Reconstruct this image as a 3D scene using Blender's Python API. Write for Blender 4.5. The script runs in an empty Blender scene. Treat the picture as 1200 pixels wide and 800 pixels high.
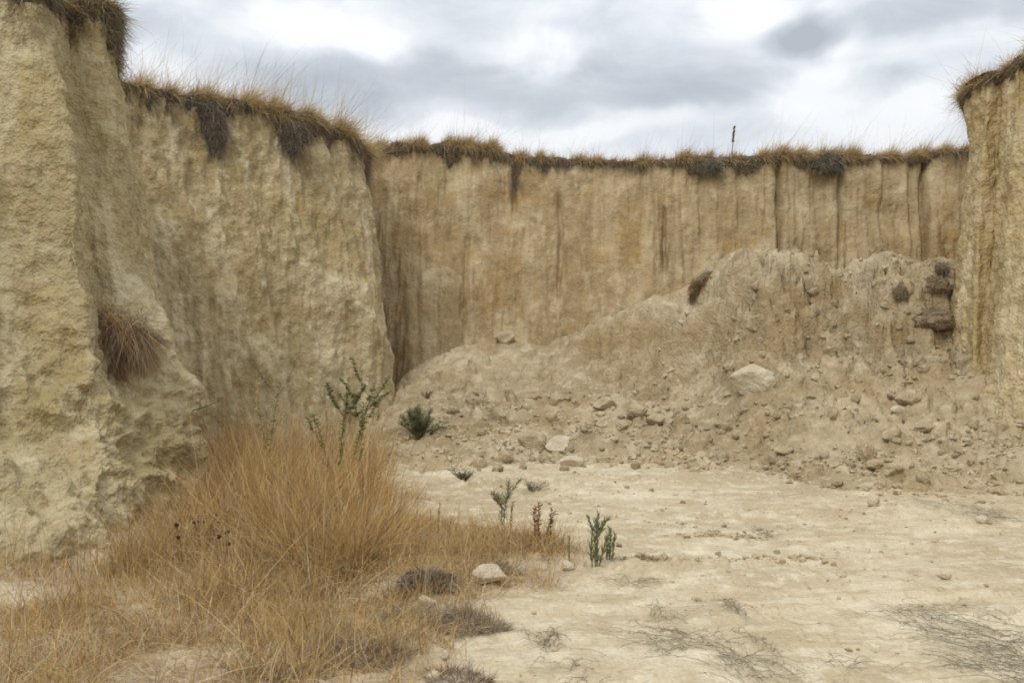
import bpy, math, random
import numpy as np
from mathutils import Vector, Matrix

# ------------------------------------------------------------------ camera, sky, sun, exposure
scene = bpy.context.scene
C = scene.collection
R = math.radians
F = 1178.0            # focal length in photo pixels (photo 1200 x 800)
EYE = 1.6

cam_d = bpy.data.cameras.new("camera")
cam_d.sensor_width = 36.0
cam_d.lens = 36.0 * F / 1200.0
cam_d.clip_start = 0.05
cam_d.clip_end = 3000.0
cam = bpy.data.objects.new("camera", cam_d)
cam.location = (0, 0, EYE)
cam.rotation_euler = (R(90), 0, 0)
C.objects.link(cam)
scene.camera = cam

SUN_EL, SUN_AZ = 52.0, -52.0       # azimuth from +Y (view direction), clockwise; negative = from the left
CLOUD = 0.76
wd = bpy.data.worlds.new("World")
scene.world = wd
wd.use_nodes = True
nt = wd.node_tree
nt.nodes.clear()


def N(t, kind, **kw):
    n = t.nodes.new(kind)
    for k, v in kw.items():
        if k.startswith('i_'):
            key = k[2:]
            key = int(key) if key.isdigit() else key.replace('__', ' ')
            n.inputs[key].default_value = v
        else:
            setattr(n, k, v)
    return n


def L(t, a, b):
    t.links.new(a, b)


def ramp(t, fac, stops, interp='LINEAR'):
    r = t.nodes.new('ShaderNodeValToRGB')
    cr = r.color_ramp
    cr.interpolation = interp
    while len(cr.elements) > len(stops):
        cr.elements.remove(cr.elements[-1])
    while len(cr.elements) < len(stops):
        cr.elements.new(1.0)
    for e, (p, c) in zip(cr.elements, stops):
        e.position = p
        e.color = (c[0], c[1], c[2], 1) if isinstance(c, (tuple, list)) else (c, c, c, 1)
    L(t, fac, r.inputs[0])
    return r.outputs[0]


def math_n(t, op, a, b=None, clamp=False):
    m = t.nodes.new('ShaderNodeMath')
    m.operation = op
    m.use_clamp = clamp
    for i, v in enumerate((a, b)):
        if v is None:
            continue
        if isinstance(v, (int, float)):
            m.inputs[i].default_value = v
        else:
            L(t, v, m.inputs[i])
    return m.outputs[0]


def mixc(t, fac, a, b, mode='MIX'):
    m = t.nodes.new('ShaderNodeMix')
    m.data_type = 'RGBA'
    m.blend_type = mode
    for i, v in ((0, fac), (6, a), (7, b)):
        if isinstance(v, (int, float)):
            m.inputs[i].default_value = v
        elif isinstance(v, (tuple, list)):
            m.inputs[i].default_value = (v[0], v[1], v[2], 1)
        else:
            L(t, v, m.inputs[i])
    return m.outputs[2]


def noise_n(t, vec, scale, detail=5, rough=0.55, sc=None, loc=None, dist=0.0):
    if sc is not None or loc is not None:
        mp = t.nodes.new('ShaderNodeMapping')
        if sc is not None:
            mp.inputs['Scale'].default_value = sc
        if loc is not None:
            mp.inputs['Location'].default_value = loc
        L(t, vec, mp.inputs['Vector'])
        vec = mp.outputs[0]
    n = t.nodes.new('ShaderNodeTexNoise')
    n.inputs['Scale'].default_value = scale
    n.inputs['Detail'].default_value = detail
    n.inputs['Roughness'].default_value = rough
    n.inputs['Distortion'].default_value = dist
    L(t, vec, n.inputs['Vector'])
    return n.outputs['Fac']


def build_sky():
    t = nt
    sky = N(t, 'ShaderNodeTexSky', sky_type='NISHITA')
    sky.sun_disc = False
    sky.sun_elevation = R(SUN_EL)
    sky.sun_rotation = R(SUN_AZ)
    sky.dust_density = 2.0
    b1 = N(t, 'ShaderNodeBackground')
    b1.inputs[1].default_value = 0.09
    L(t, sky.outputs[0], b1.inputs[0])
    tc = N(t, 'ShaderNodeTexCoord')
    g = tc.outputs['Generated']
    sep = N(t, 'ShaderNodeSeparateXYZ')
    L(t, g, sep.inputs[0])
    # cloud layer: long flat banks low in the sky, with puffier lumps
    big = noise_n(t, g, 2.6, 6, 0.52, sc=(1.0, 1.0, 3.2), loc=(3.1, 0.4, 0.2), dist=0.35)
    fine = noise_n(t, g, 8.5, 7, 0.55, sc=(1.0, 1.0, 2.0), loc=(0.3, 5.1, 2.2), dist=0.5)
    v = math_n(t, 'ADD', math_n(t, 'MULTIPLY', big, 0.75), math_n(t, 'MULTIPLY', fine, 0.75))
    v = math_n(t, 'SUBTRACT', v, 0.27)
    # the particular clouds of this sky (u, v of the view direction, widths, amount)
    warp = N(t, 'ShaderNodeVectorMath', operation='SUBTRACT')
    wn = N(t, 'ShaderNodeTexNoise')
    wn.inputs['Scale'].default_value = 6.0
    wn.inputs['Detail'].default_value = 5.0
    L(t, g, wn.inputs['Vector'])
    L(t, wn.outputs['Color'], warp.inputs[0])
    warp.inputs[1].default_value = (0.5, 0.5, 0.5)
    ws = N(t, 'ShaderNodeVectorMath', operation='SCALE')
    L(t, warp.outputs[0], ws.inputs[0])
    ws.inputs['Scale'].default_value = 0.10
    gw = N(t, 'ShaderNodeVectorMath', operation='ADD')
    L(t, g, gw.inputs[0])
    L(t, ws.outputs[0], gw.inputs[1])
    blobs = [(400, 24, 90, 20, 0.30), (610, 52, 80, 16, 0.20), (200, 88, 80, 26, 0.22), (480, 90, 260, 30, -0.30),
             (935, 42, 50, 26, -0.62), (868, 22, 50, 30, 0.22), (985, 45, 28, 34, 0.28), (1020, 118, 60, 16, -0.22), (1100, 20, 130, 22, -0.20),
             (960, 118, 60, 20, 0.28), (1090, 130, 50, 22, 0.26), (800, 118, 100, 26, -0.24), (620, 152, 260, 14, 0.22),
             (1120, 75, 80, 22, 0.12), (180, 20, 60, 22, -0.16)]
    for (u, vv, wu, wv, amt) in blobs:
        d = Vector(((u - 600) / F, 1.0, (400 - vv) / F)).normalized()
        sb = N(t, 'ShaderNodeVectorMath', operation='SUBTRACT')
        L(t, gw.outputs[0], sb.inputs[0])
        sb.inputs[1].default_value = d
        ml = N(t, 'ShaderNodeVectorMath', operation='MULTIPLY')
        L(t, sb.outputs[0], ml.inputs[0])
        ml.inputs[1].default_value = (F / wu * 1.0, F / wu * 0.6, F / wv * 1.0)
        ln = N(t, 'ShaderNodeVectorMath', operation='LENGTH')
        L(t, ml.outputs[0], ln.inputs[0])
        mr = N(t, 'ShaderNodeMapRange', interpolation_type='SMOOTHSTEP')
        mr.inputs['From Min'].default_value = 0.25
        mr.inputs['From Max'].default_value = 1.55
        mr.inputs['To Min'].default_value = amt
        mr.inputs['To Max'].default_value = 0.0
        L(t, ln.outputs['Value'], mr.inputs['Value'])
        v = math_n(t, 'ADD', v, mr.outputs[0])
    col = ramp(t, v, [(0.0, (0.46, 0.50, 0.55)), (0.28, (0.60, 0.645, 0.695)), (0.46, (0.76, 0.80, 0.845)), (0.64, (0.94, 0.96, 0.985)), (1.0, (1.02, 1.02, 1.02))])
    # an overcast sky is brighter overhead than at the horizon
    up = math_n(t, 'MAXIMUM', sep.outputs['Z'], 0.0)
    gain = math_n(t, 'ADD', math_n(t, 'MULTIPLY', up, 0.95), 1.0)
    b2 = N(t, 'ShaderNodeBackground')
    L(t, col, b2.inputs[0])
    L(t, math_n(t, 'MULTIPLY', gain, CLOUD), b2.inputs[1])
    mx = N(t, 'ShaderNodeMixShader')
    mx.inputs[0].default_value = 0.93
    L(t, b1.outputs[0], mx.inputs[1])
    L(t, b2.outputs[0], mx.inputs[2])
    o = N(t, 'ShaderNodeOutputWorld')
    L(t, mx.outputs[0], o.inputs[0])


build_sky()
sd = bpy.data.lights.new("sun", 'SUN')
sd.energy = 1.2
sd.angle = R(18)
sd.color = (1.0, 0.94, 0.84)
sun = bpy.data.objects.new("sun", sd)
_d = Vector((math.sin(R(SUN_AZ)) * math.cos(R(SUN_EL)), math.cos(R(SUN_AZ)) * math.cos(R(SUN_EL)), math.sin(R(SUN_EL))))
_d = Vector((-0.32, -0.62, 0.80))   # veiled sun high behind the camera, a little to the left
_d.normalize()
sun.rotation_euler = _d.to_track_quat('Z', 'Y').to_euler()
sun.location = (0, 0, 30)
C.objects.link(sun)
for _n in nt.nodes:
    if _n.type == 'TEX_SKY':
        _n.sun_elevation = math.asin(_d.z)
        _n.sun_rotation = math.atan2(_d.x, _d.y)

scene.view_settings.view_transform = 'Standard'
scene.view_settings.look = 'None'
scene.view_settings.exposure = 0.18
scene.view_settings.gamma = 1.0
scene.render.engine = 'CYCLES'
scene.cycles.max_bounces = 6
scene.cycles.diffuse_bounces = 4
scene.cycles.use_denoising = True
scene.cycles.filter_width = 1.9

# ------------------------------------------------------------------ numeric helpers
rng = np.random.default_rng(7)
random.seed(7)
_perm = np.random.default_rng(11).permutation(256).astype(np.int64)
_perm = np.concatenate([_perm, _perm, _perm])
_grad = np.random.default_rng(5).normal(size=(256, 3))
_grad /= np.linalg.norm(_grad, axis=1)[:, None]
_rnd3 = np.random.default_rng(9).random((256, 3))


def hash3(i, j, k):
    return _perm[_perm[_perm[i & 255] + (j & 255)] + (k & 255)]


def perlin(P):
    sh = P.shape[:-1]
    P = P.reshape(-1, 3)
    f = np.floor(P)
    I = f.astype(np.int64)
    w = P - f
    s = w * w * w * (w * (w * 6 - 15) + 10)
    out = np.zeros(len(P))
    for dx in (0, 1):
        wx = s[:, 0] if dx else 1 - s[:, 0]
        for dy in (0, 1):
            wy = s[:, 1] if dy else 1 - s[:, 1]
            for dz in (0, 1):
                wz = s[:, 2] if dz else 1 - s[:, 2]
                g = _grad[hash3(I[:, 0] + dx, I[:, 1] + dy, I[:, 2] + dz)]
                d = (w - np.array([dx, dy, dz], float))
                out += wx * wy * wz * (g * d).sum(1)
    return (out * 1.5).reshape(sh)


def fbm(P, scale, octaves=4, gain=0.5, sc=(1, 1, 1), off=0.0, ridged=False):
    P = P * np.array(sc, float) * scale + off
    a, o, n = 1.0, 0.0, 0.0
    for i in range(octaves):
        v = perlin(P + i * 17.3)
        if ridged:
            v = 1 - 2 * np.abs(v)
        o = o + a * v
        n += a
        a *= gain
        P = P * 2.03
    return o / n


def worley(P, scale, off=0.0):
    sh = P.shape[:-1]
    P = P.reshape(-1, 3) * scale + off
    f = np.floor(P)
    I = f.astype(np.int64)
    w = P - f
    f1 = np.full(len(P), 9.0)
    f2 = np.full(len(P), 9.0)
    cid = np.zeros(len(P), int)
    for dx in (-1, 0, 1):
        for dy in (-1, 0, 1):
            for dz in (-1, 0, 1):
                h = hash3(I[:, 0] + dx, I[:, 1] + dy, I[:, 2] + dz)
                d = np.linalg.norm(_rnd3[h] + np.array([dx, dy, dz], float) - w, axis=1)
                m = d < f1
                f2 = np.where(m, f1, np.minimum(f2, d))
                cid = np.where(m, h, cid)
                f1 = np.where(m, d, f1)
    return f1.reshape(sh), f2.reshape(sh), (_perm[cid] / 255.0).reshape(sh)


def sstep(a, b, x):
    t = np.clip((x - a) / (b - a), 0, 1)
    return t * t * (3 - 2 * t)


def W(u, v, Y):
    return np.array([(u - 600) / F * Y, Y, EYE + (400 - v) / F * Y])


def XU(u, Y):
    return (u - 600) / F * Y


def smooth_axis(A, n, axis, fix=True):
    for _ in range(n):
        B = np.moveaxis(A, axis, 0)
        Cc = B.copy()
        Cc[1:-1] = (B[:-2] + 2 * B[1:-1] + B[2:]) / 4
        A = np.moveaxis(Cc, 0, axis)
    return A


# ------------------------------------------------------------------ mesh building
def link(o, parent=None):
    C.objects.link(o)
    if parent is not None:
        o.parent = parent
    return o


def mesh_np(name, V, quads=None, tris=None, mat=None, col=None, smooth=True, parent=None, loc=None, attrs=None):
    me = bpy.data.meshes.new(name)
    V = np.asarray(V, np.float32)
    nq = 0 if quads is None else len(quads)
    ntr = 0 if tris is None else len(tris)
    me.vertices.add(len(V))
    me.vertices.foreach_set('co', V.ravel())
    parts = []
    if nq:
        parts.append(np.asarray(quads, np.int32).ravel())
    if ntr:
        parts.append(np.asarray(tris, np.int32).ravel())
    loops = np.concatenate(parts)
    me.loops.add(len(loops))
    me.loops.foreach_set('vertex_index', loops)
    tot = np.concatenate([np.full(nq, 4, np.int32), np.full(ntr, 3, np.int32)])
    st = np.concatenate([[0], np.cumsum(tot)[:-1]]).astype(np.int32)
    me.polygons.add(nq + ntr)
    me.polygons.foreach_set('loop_start', st)
    me.polygons.foreach_set('loop_total', tot)
    me.polygons.foreach_set('use_smooth', np.full(nq + ntr, bool(smooth)))
    me.update(calc_edges=True)
    me.validate()
    if col is not None:
        a = me.color_attributes.new('Col', 'FLOAT_COLOR', 'POINT')
        c4 = np.ones((len(V), 4), np.float32)
        c4[:, :3] = col
        a.data.foreach_set('color', c4.ravel())
    for k, arr in (attrs or {}).items():
        a = me.attributes.new(k, 'FLOAT', 'POINT')
        a.data.foreach_set('value', np.asarray(arr, np.float32).ravel())
    if mat is not None:
        me.materials.append(mat)
    o = bpy.data.objects.new(name, me)
    if loc is not None:
        o.location = loc
    return link(o, parent)


def grid_quads(nr, nc, flip=False):
    i = np.arange(nr - 1)[:, None] * nc + np.arange(nc - 1)[None, :]
    q = np.stack([i, i + 1, i + nc + 1, i + nc], -1).reshape(-1, 4)
    return q[:, ::-1] if flip else q


def tag(o, label=None, cat=None, group=None, kind=None):
    if label:
        o['label'] = label
    if cat:
        o['category'] = cat
    if group:
        o['group'] = group
    if kind:
        o['kind'] = kind
    return o


# ------------------------------------------------------------------ materials
def soil_material(name, cols, streak=0.5, ochre=0.4, pale=0.5, bump=0.5, gscale=1.0, pits=0.4, streak_sc=(5.0, 5.0, 0.45), top_stain=False, crack=0.0, bdist=0.05):
    """Dry loess: base tone broken by blotches, vertical wash streaks, ochre beds and fine grain."""
    m = bpy.data.materials.new(name)
    m.use_nodes = True
    t = m.node_tree
    t.nodes.clear()
    tc = N(t, 'ShaderNodeTexCoord')
    p = tc.outputs['Object']
    big = noise_n(t, p, 0.55, 5, 0.6, dist=0.4)
    c = ramp(t, big, [(0.36, cols[0]), (0.50, cols[1]), (0.64, cols[2])])
    med = noise_n(t, p, 3.4, 6, 0.62, loc=(4.2, 1.1, 7.0))
    c = mixc(t, ramp(t, med, [(0.46, 0.0), (0.62, 0.8)]), c, cols[0])
    med2 = noise_n(t, p, 5.1, 6, 0.62, loc=(1.2, 8.1, 3.0))
    c = mixc(t, ramp(t, med2, [(0.50, 0.0), (0.62, pale * 1.3)]), c, cols[2])
    if ochre:
        oc = noise_n(t, p, 0.8, 6, 0.6, sc=(1, 1, 1.7), loc=(9.0, 2.0, 1.3), dist=0.6)
        c = mixc(t, ramp(t, oc, [(0.48, 0.0), (0.64, ochre)]), c, cols[3])
    if streak:
        st = noise_n(t, p, 1.0, 5, 0.6, sc=streak_sc)
        gate = noise_n(t, p, 0.7, 3, 0.5, loc=(2.0, 6.0, 4.0))
        f = math_n(t, 'MULTIPLY', ramp(t, st, [(0.50, 0.0), (0.66, streak)]), ramp(t, gate, [(0.36, 0.15), (0.60, 1.0)]))
        c = mixc(t, f, c, cols[4])
        st2 = noise_n(t, p, 1.9, 4, 0.6, sc=streak_sc, loc=(3.0, 3.0, 0.0))
        c = mixc(t, ramp(t, st2, [(0.56, 0.0), (0.70, streak * 0.8)]), c, cols[2])
        st3 = noise_n(t, p, 0.42, 4, 0.55, sc=streak_sc, loc=(8.0, 1.0, 0.0))
        c = mixc(t, ramp(t, st3, [(0.50, 0.0), (0.60, 0.45)]), c, cols[0])
        c = mixc(t, ramp(t, st3, [(0.38, 0.5), (0.47, 0.0)]), c, cols[2])
    if top_stain:
        at = N(t, 'ShaderNodeAttribute', attribute_name='drip')
        c = mixc(t, at.outputs['Fac'], c, (0.12, 0.095, 0.065))
    grain = noise_n(t, p, 38.0 * gscale, 4, 0.7)
    c = mixc(t, ramp(t, grain, [(0.35, 0.32), (0.62, 0.0)]), c, mixc(t, 1.0, c, (0.55, 0.5, 0.43), 'MULTIPLY'))
    grain2 = noise_n(t, p, 95.0 * gscale, 2, 0.6)
    c = mixc(t, ramp(t, grain2, [(0.58, 0.0), (0.72, 0.35)]), c, cols[2])
    # bump
    h = math_n(t, 'MULTIPLY', noise_n(t, p, 8.0 * gscale, 4, 0.6), 1.0)
    h = math_n(t, 'ADD', h, math_n(t, 'MULTIPLY', noise_n(t, p, 26.0 * gscale, 2, 0.5), 0.30))
    vo = N(t, 'ShaderNodeTexVoronoi')
    vo.inputs['Scale'].default_value = 26.0 * gscale
    L(t, p, vo.inputs['Vector'])
    h = math_n(t, 'ADD', h, math_n(t, 'MULTIPLY', vo.outputs['Distance'], pits))
    if streak:
        h = math_n(t, 'ADD', h, math_n(t, 'MULTIPLY', noise_n(t, p, 3.2, 5, 0.6, sc=streak_sc), 0.7))
    if crack:
        ck = noise_n(t, p, 1.5, 5, 0.6, sc=(1, 1, 1.25), loc=(7.0, 3.0, 5.0), dist=0.8)
        ab = math_n(t, 'ABSOLUTE', math_n(t, 'SUBTRACT', ck, 0.5))
        ck2 = noise_n(t, p, 1.1, 3, 0.5, loc=(1.0, 9.0, 2.0))
        cm = math_n(t, 'MULTIPLY', ramp(t, ab, [(0.0, 1.0), (0.010, 0.0)]), ramp(t, ck2, [(0.50, 0.0), (0.60, 1.0)]))
        c = mixc(t, math_n(t, 'MULTIPLY', cm, crack), c, (0.16, 0.12, 0.07))
        h = math_n(t, 'SUBTRACT', h, math_n(t, 'MULTIPLY', cm, 1.2))
    b = N(t, 'ShaderNodeBump')
    b.inputs['Strength'].default_value = bump
    b.inputs['Distance'].default_value = bdist
    L(t, h, b.inputs['Height'])
    pr = N(t, 'ShaderNodeBsdfPrincipled')
    pr.inputs['Roughness'].default_value = 0.95
    pr.inputs['Specular IOR Level'].default_value = 0.15
    L(t, c, pr.inputs['Base Color'])
    L(t, b.outputs[0], pr.inputs['Normal'])
    o = N(t, 'ShaderNodeOutputMaterial')
    L(t, pr.outputs[0], o.inputs[0])
    return m


def strand_material(name, trans=0.25, rough=0.75):
    m = bpy.data.materials.new(name)
    m.use_nodes = True
    t = m.node_tree
    t.nodes.clear()
    at = N(t, 'ShaderNodeAttribute', attribute_name='Col')
    pr = N(t, 'ShaderNodeBsdfPrincipled')
    pr.inputs['Roughness'].default_value = rough
    pr.inputs['Specular IOR Level'].default_value = 0.2
    tr = N(t, 'ShaderNodeBsdfTranslucent')
    L(t, at.outputs['Color'], pr.inputs['Base Color'])
    L(t, at.outputs['Color'], tr.inputs['Color'])
    mx = N(t, 'ShaderNodeMixShader')
    mx.inputs[0].default_value = trans
    L(t, pr.outputs[0], mx.inputs[1])
    L(t, tr.outputs[0], mx.inputs[2])
    o = N(t, 'ShaderNodeOutputMaterial')
    L(t, mx.outputs[0], o.inputs[0])
    return m


#             dark mid              mid                   pale                 ochre                 streak
COL_FAR = [(0.35, 0.265, 0.145), (0.435, 0.335, 0.195), (0.58, 0.475, 0.305), (0.41, 0.275, 0.125), (0.25, 0.185, 0.105)]
COL_MID = [(0.345, 0.268, 0.142), (0.45, 0.362, 0.208), (0.62, 0.535, 0.360), (0.38, 0.270, 0.120), (0.30, 0.230, 0.135)]
COL_NEAR = [(0.355, 0.287, 0.152), (0.46, 0.380, 0.217), (0.60, 0.520, 0.345), (0.41, 0.305, 0.132), (0.31, 0.245, 0.145)]
COL_RIGHT = [(0.43, 0.335, 0.175), (0.55, 0.445, 0.260), (0.68, 0.580, 0.385), (0.50, 0.355, 0.145), (0.32, 0.240, 0.130)]
COL_MOUND = [(0.345, 0.272, 0.165), (0.445, 0.362, 0.230), (0.575, 0.485, 0.335), (0.36, 0.260, 0.135), (0.26, 0.190, 0.110)]
COL_GROUND = [(0.47, 0.385, 0.250), (0.585, 0.495, 0.340), (0.70, 0.615, 0.455), (0.53, 0.410, 0.245), (0.33, 0.25, 0.15)]

M_FAR = soil_material('loess_far', COL_FAR, streak=0.7, ochre=0.9, pale=0.55, bump=0.5, streak_sc=(5.5, 5.5, 0.16), top_stain=True)
M_MID = soil_material('loess_mid', COL_MID, streak=0.55, ochre=0.7, pale=0.65, bump=0.6, streak_sc=(5, 5, 0.22), top_stain=True)
M_NEAR = soil_material('loess_near', COL_NEAR, streak=0.35, ochre=0.55, pale=0.5, bump=0.7, gscale=1.3, streak_sc=(5, 5, 0.6), top_stain=True)
M_RIGHT = soil_material('loess_right', COL_RIGHT, streak=0.3, ochre=0.5, pale=0.5, bump=0.7, streak_sc=(5, 5, 0.5), top_stain=True)
M_MOUND = soil_material('loose_earth', COL_MOUND, streak=0.0, ochre=0.75, pale=0.6, bump=0.8, pits=0.15, bdist=0.07)
M_ROCK = soil_material('clod_crust', [(0.41, 0.33, 0.205), (0.51, 0.42, 0.275), (0.63, 0.54, 0.385), (0.42, 0.32, 0.18), (0.3, 0.24, 0.15)], streak=0.0, ochre=0.25, pale=0.6, bump=0.6, pits=0.5, gscale=1.4)
M_ROCKW = soil_material('pale_stone', [(0.54, 0.46, 0.335), (0.63, 0.55, 0.41), (0.73, 0.66, 0.52), (0.52, 0.41, 0.26), (0.3, 0.24, 0.15)], streak=0.0, ochre=0.2, pale=0.6, bump=0.5, pits=0.5, gscale=1.8)
M_SOD = soil_material('root_mat', [(0.10, 0.085, 0.07), (0.18, 0.145, 0.108), (0.29, 0.23, 0.16), (0.21, 0.15, 0.09), (0.05, 0.04, 0.03)], streak=0.0, ochre=0.4, pale=0.4, bump=1.0, pits=0.9, gscale=1.4)
M_CLUMP = soil_material('earthy_turf', [(0.17, 0.132, 0.088), (0.26, 0.20, 0.13), (0.37, 0.295, 0.195), (0.26, 0.18, 0.10), (0.05, 0.04, 0.03)], streak=0.0, ochre=0.5, pale=0.5, bump=1.0, pits=0.5, gscale=1.2)
M_STRAND = strand_material('dry_stalks', 0.22)
M_LEAF = strand_material('green_leaves', 0.25, 0.6)


def ground_material():
    m = soil_material('pit_floor', COL_GROUND, streak=0.0, ochre=0.35, pale=0.65, bump=0.75, pits=0.35)
    t = m.node_tree
    pr = [n for n in t.nodes if n.type == 'BSDF_PRINCIPLED'][0]
    src = pr.inputs['Base Color'].links[0].from_socket
    p = [n for n in t.nodes if n.type == 'TEX_COORD'][0].outputs['Object']
    # faint wheel-scraped streaks running across the floor
    mp = N(t, 'ShaderNodeMapping')
    mp.inputs['Rotation'].default_value = (0, 0, R(-8))
    L(t, p, mp.inputs['Vector'])
    st = noise_n(t, mp.outputs[0], 1.0, 6, 0.6, sc=(0.55, 4.2, 1.0))
    c = mixc(t, ramp(t, st, [(0.52, 0.0), (0.70, 0.45)]), src, (0.45, 0.355, 0.225))
    c = mixc(t, ramp(t, st, [(0.32, 0.45), (0.46, 0.0)]), c, (0.74, 0.66, 0.50))
    bp = noise_n(t, p, 2.3, 6, 0.65, sc=(0.6, 1.6, 1.0), loc=(5.0, 0.0, 0.0))
    c = mixc(t, ramp(t, bp, [(0.55, 0.0), (0.68, 0.55)]), c, (0.40, 0.32, 0.21))
    # dead litter and humus under the grass on the left bank
    at = N(t, 'ShaderNodeAttribute', attribute_name='litter')
    ln = noise_n(t, p, 9.0, 6, 0.7)
    l2 = noise_n(t, p, 1.6, 4, 0.6, loc=(3.0, 3.0, 0.0))
    lf = math_n(t, 'MULTIPLY', at.outputs['Fac'], math_n(t, 'MULTIPLY', ramp(t, ln, [(0.30, 0.25), (0.62, 1.0)]), ramp(t, l2, [(0.38, 0.25), (0.56, 1.0)])))
    c = mixc(t, lf, c, mixc(t, noise_n(t, p, 30.0, 4, 0.7), (0.20, 0.135, 0.075), (0.40, 0.30, 0.19)))
    L(t, c, pr.inputs['Base Color'])
    return m


M_GROUND = ground_material()

# ------------------------------------------------------------------ pit floor (one sheet to the horizon)
gx = np.concatenate([[-400, -200, -100, -50, -30, -20, -14, -11], np.arange(-9, -6, 0.08), np.arange(-6, 8.0, 0.022), np.arange(8.0, 11, 0.08), [12, 15, 20, 30, 50, 100, 200, 400]])
_gy = [4.0]
while _gy[-1] < 16.0:
    _gy.append(_gy[-1] + 0.0028 * _gy[-1] * (1 if _gy[-1] < 13 else 2))
gy = np.concatenate([[-400, -200, -100, -50, -20, -10, -4], np.arange(-1, 4.0, 0.12), _gy, [17, 19, 22, 30, 60, 120, 250, 400, 700]])
GX, GY = np.meshgrid(gx, gy)


def litter_mask(x, y):
    """where the dry grass grows: left bank, edge running from (540,800) past the white stone to the mullein"""
    # edge x as a function of y
    ex = np.interp(y, [3, 4.71, 5.2, 6.2, 6.9, 7.4, 8.3, 9.2, 10.5, 11.5, 13, 16], [-0.9, -0.30, -0.35, -0.12, 0.55, 0.62, 0.10, -0.95, -1.15, -1.2, -1.3, -2.2])
    P = np.stack([x, y, np.zeros_like(x)], -1)
    n = fbm(P, 1.3, 4, off=3.3) * 0.5
    return sstep(0.22, -0.25, x - ex + n)


def ground_base(x, y):
    P = np.stack([x, y, np.zeros_like(x)], -1)
    h = 0.05 * fbm(P, 0.35, 3, off=1.0)
    lm = litter_mask(x, y)
    # bank rising towards the left walls
    h = h + lm * (0.05 + 0.09 * fbm(P, 1.1, 4, off=8.0)) + 0.10 * sstep(9.5, 13.5, y) * sstep(-1.2, -3.0, x)
    h = h + 0.16 * sstep(-2.7, -3.8, x) * sstep(5.0, 7.0, y) * sstep(10.5, 9.0, y)
    # rough plates, scraped crusts and clods
    Pr = np.stack([x * 0.99 + y * 0.14, (y * 0.99 - x * 0.14) * 2.3, np.zeros_like(x)], -1)
    h = h + 0.045 * fbm(Pr, 0.9, 5, 0.58, off=4.0)
    pl = fbm(Pr, 1.7, 4, off=12.0)
    h = h + 0.016 * np.round(pl * 5) / 5 * 1.5
    h = h + 0.014 * fbm(P, 7.0, 2, 0.6, off=2.0)
    h = h - 0.02 * np.exp(-(np.abs(fbm(Pr, 1.4, 4, off=27.0)) / 0.03) ** 2)
    # low crusty ridge of turned clods across the middle of the floor, and the scraped strip in front of it
    yr = np.interp(x, [0.6, 1.6, 2.6, 3.2], [6.95, 7.25, 7.5, 7.45])
    rm = np.exp(-((y - yr) / 0.13) ** 2) * sstep(0.9, 1.5, x) * sstep(3.1, 2.6, x)
    f1, f2, cid = worley(P, 9.0)
    h = h + rm * (0.03 + 0.05 * (0.6 - f1) * cid)
    for (cx, cy, r, a) in ((1.75, 8.2, 0.35, 0.05), (1.9, 9.3, 0.5, 0.04), (0.2, 10.8, 0.6, 0.09), (-0.5, 11.0, 0.5, 0.08), (1.2, 11.5, 0.7, 0.06), (0.75, 7.0, 0.35, 0.05), (1.1, 7.15, 0.3, 0.05), (3.8, 9.6, 0.6, 0.05)):
        g = np.exp(-(((x - cx) / (r * 1.8)) ** 2 + ((y - cy) / (r * 0.6)) ** 2))
        h = h + a * g * (0.4 + 1.6 * np.clip(0.55 - f1, 0, 1) * (0.4 + cid))
    rub = sstep(0.05, 0.5, fbm(P, 0.7, 4, off=20.0)) * sstep(16, 10, y) * 0.6 + sstep(9.5, 11.5, y) * sstep(14, 12.5, y) * 0.9
    g1, g2, gid = worley(P, 7.0, off=5.0)
    h = h + rub * 0.045 * np.clip(0.5 - g1, 0, 1) * (gid > 0.55)
    k1, k2, kid = worley(P, 15.0, off=9.0)
    h = h + (0.3 + rub) * 0.022 * np.clip(0.5 - k1, 0, 1) * (kid > 0.5)
    far = sstep(16, 25, np.abs(y)) + sstep(12, 20, np.abs(x))
    return h * np.clip(1 - far, 0, 1)


fine_mask = (np.abs(GX) < 11.5) & (GY > 0) & (GY < 16.5)
GZ = np.zeros_like(GX)
GZ[fine_mask] = ground_base(GX[fine_mask], GY[fine_mask])
LIT = np.zeros_like(GX)
LIT[fine_mask] = litter_mask(GX[fine_mask], GY[fine_mask])
g_ob = mesh_np('ground', np.stack([GX, GY, GZ], -1).reshape(-1, 3), quads=grid_quads(*GX.shape), mat=M_GROUND, attrs={'litter': LIT})
tag(g_ob, kind='structure')


def interp_grid(xs, ys, Z, x, y):
    x = np.asarray(x, float)
    y = np.asarray(y, float)
    i = np.clip(np.searchsorted(xs, x) - 1, 0, len(xs) - 2)
    j = np.clip(np.searchsorted(ys, y) - 1, 0, len(ys) - 2)
    a = np.clip((x - xs[i]) / (xs[i + 1] - xs[i]), 0, 1)
    b = np.clip((y - ys[j]) / (ys[j + 1] - ys[j]), 0, 1)
    return (Z[j, i] * (1 - a) + Z[j, i + 1] * a) * (1 - b) + (Z[j + 1, i] * (1 - a) + Z[j + 1, i + 1] * a) * b


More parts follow.
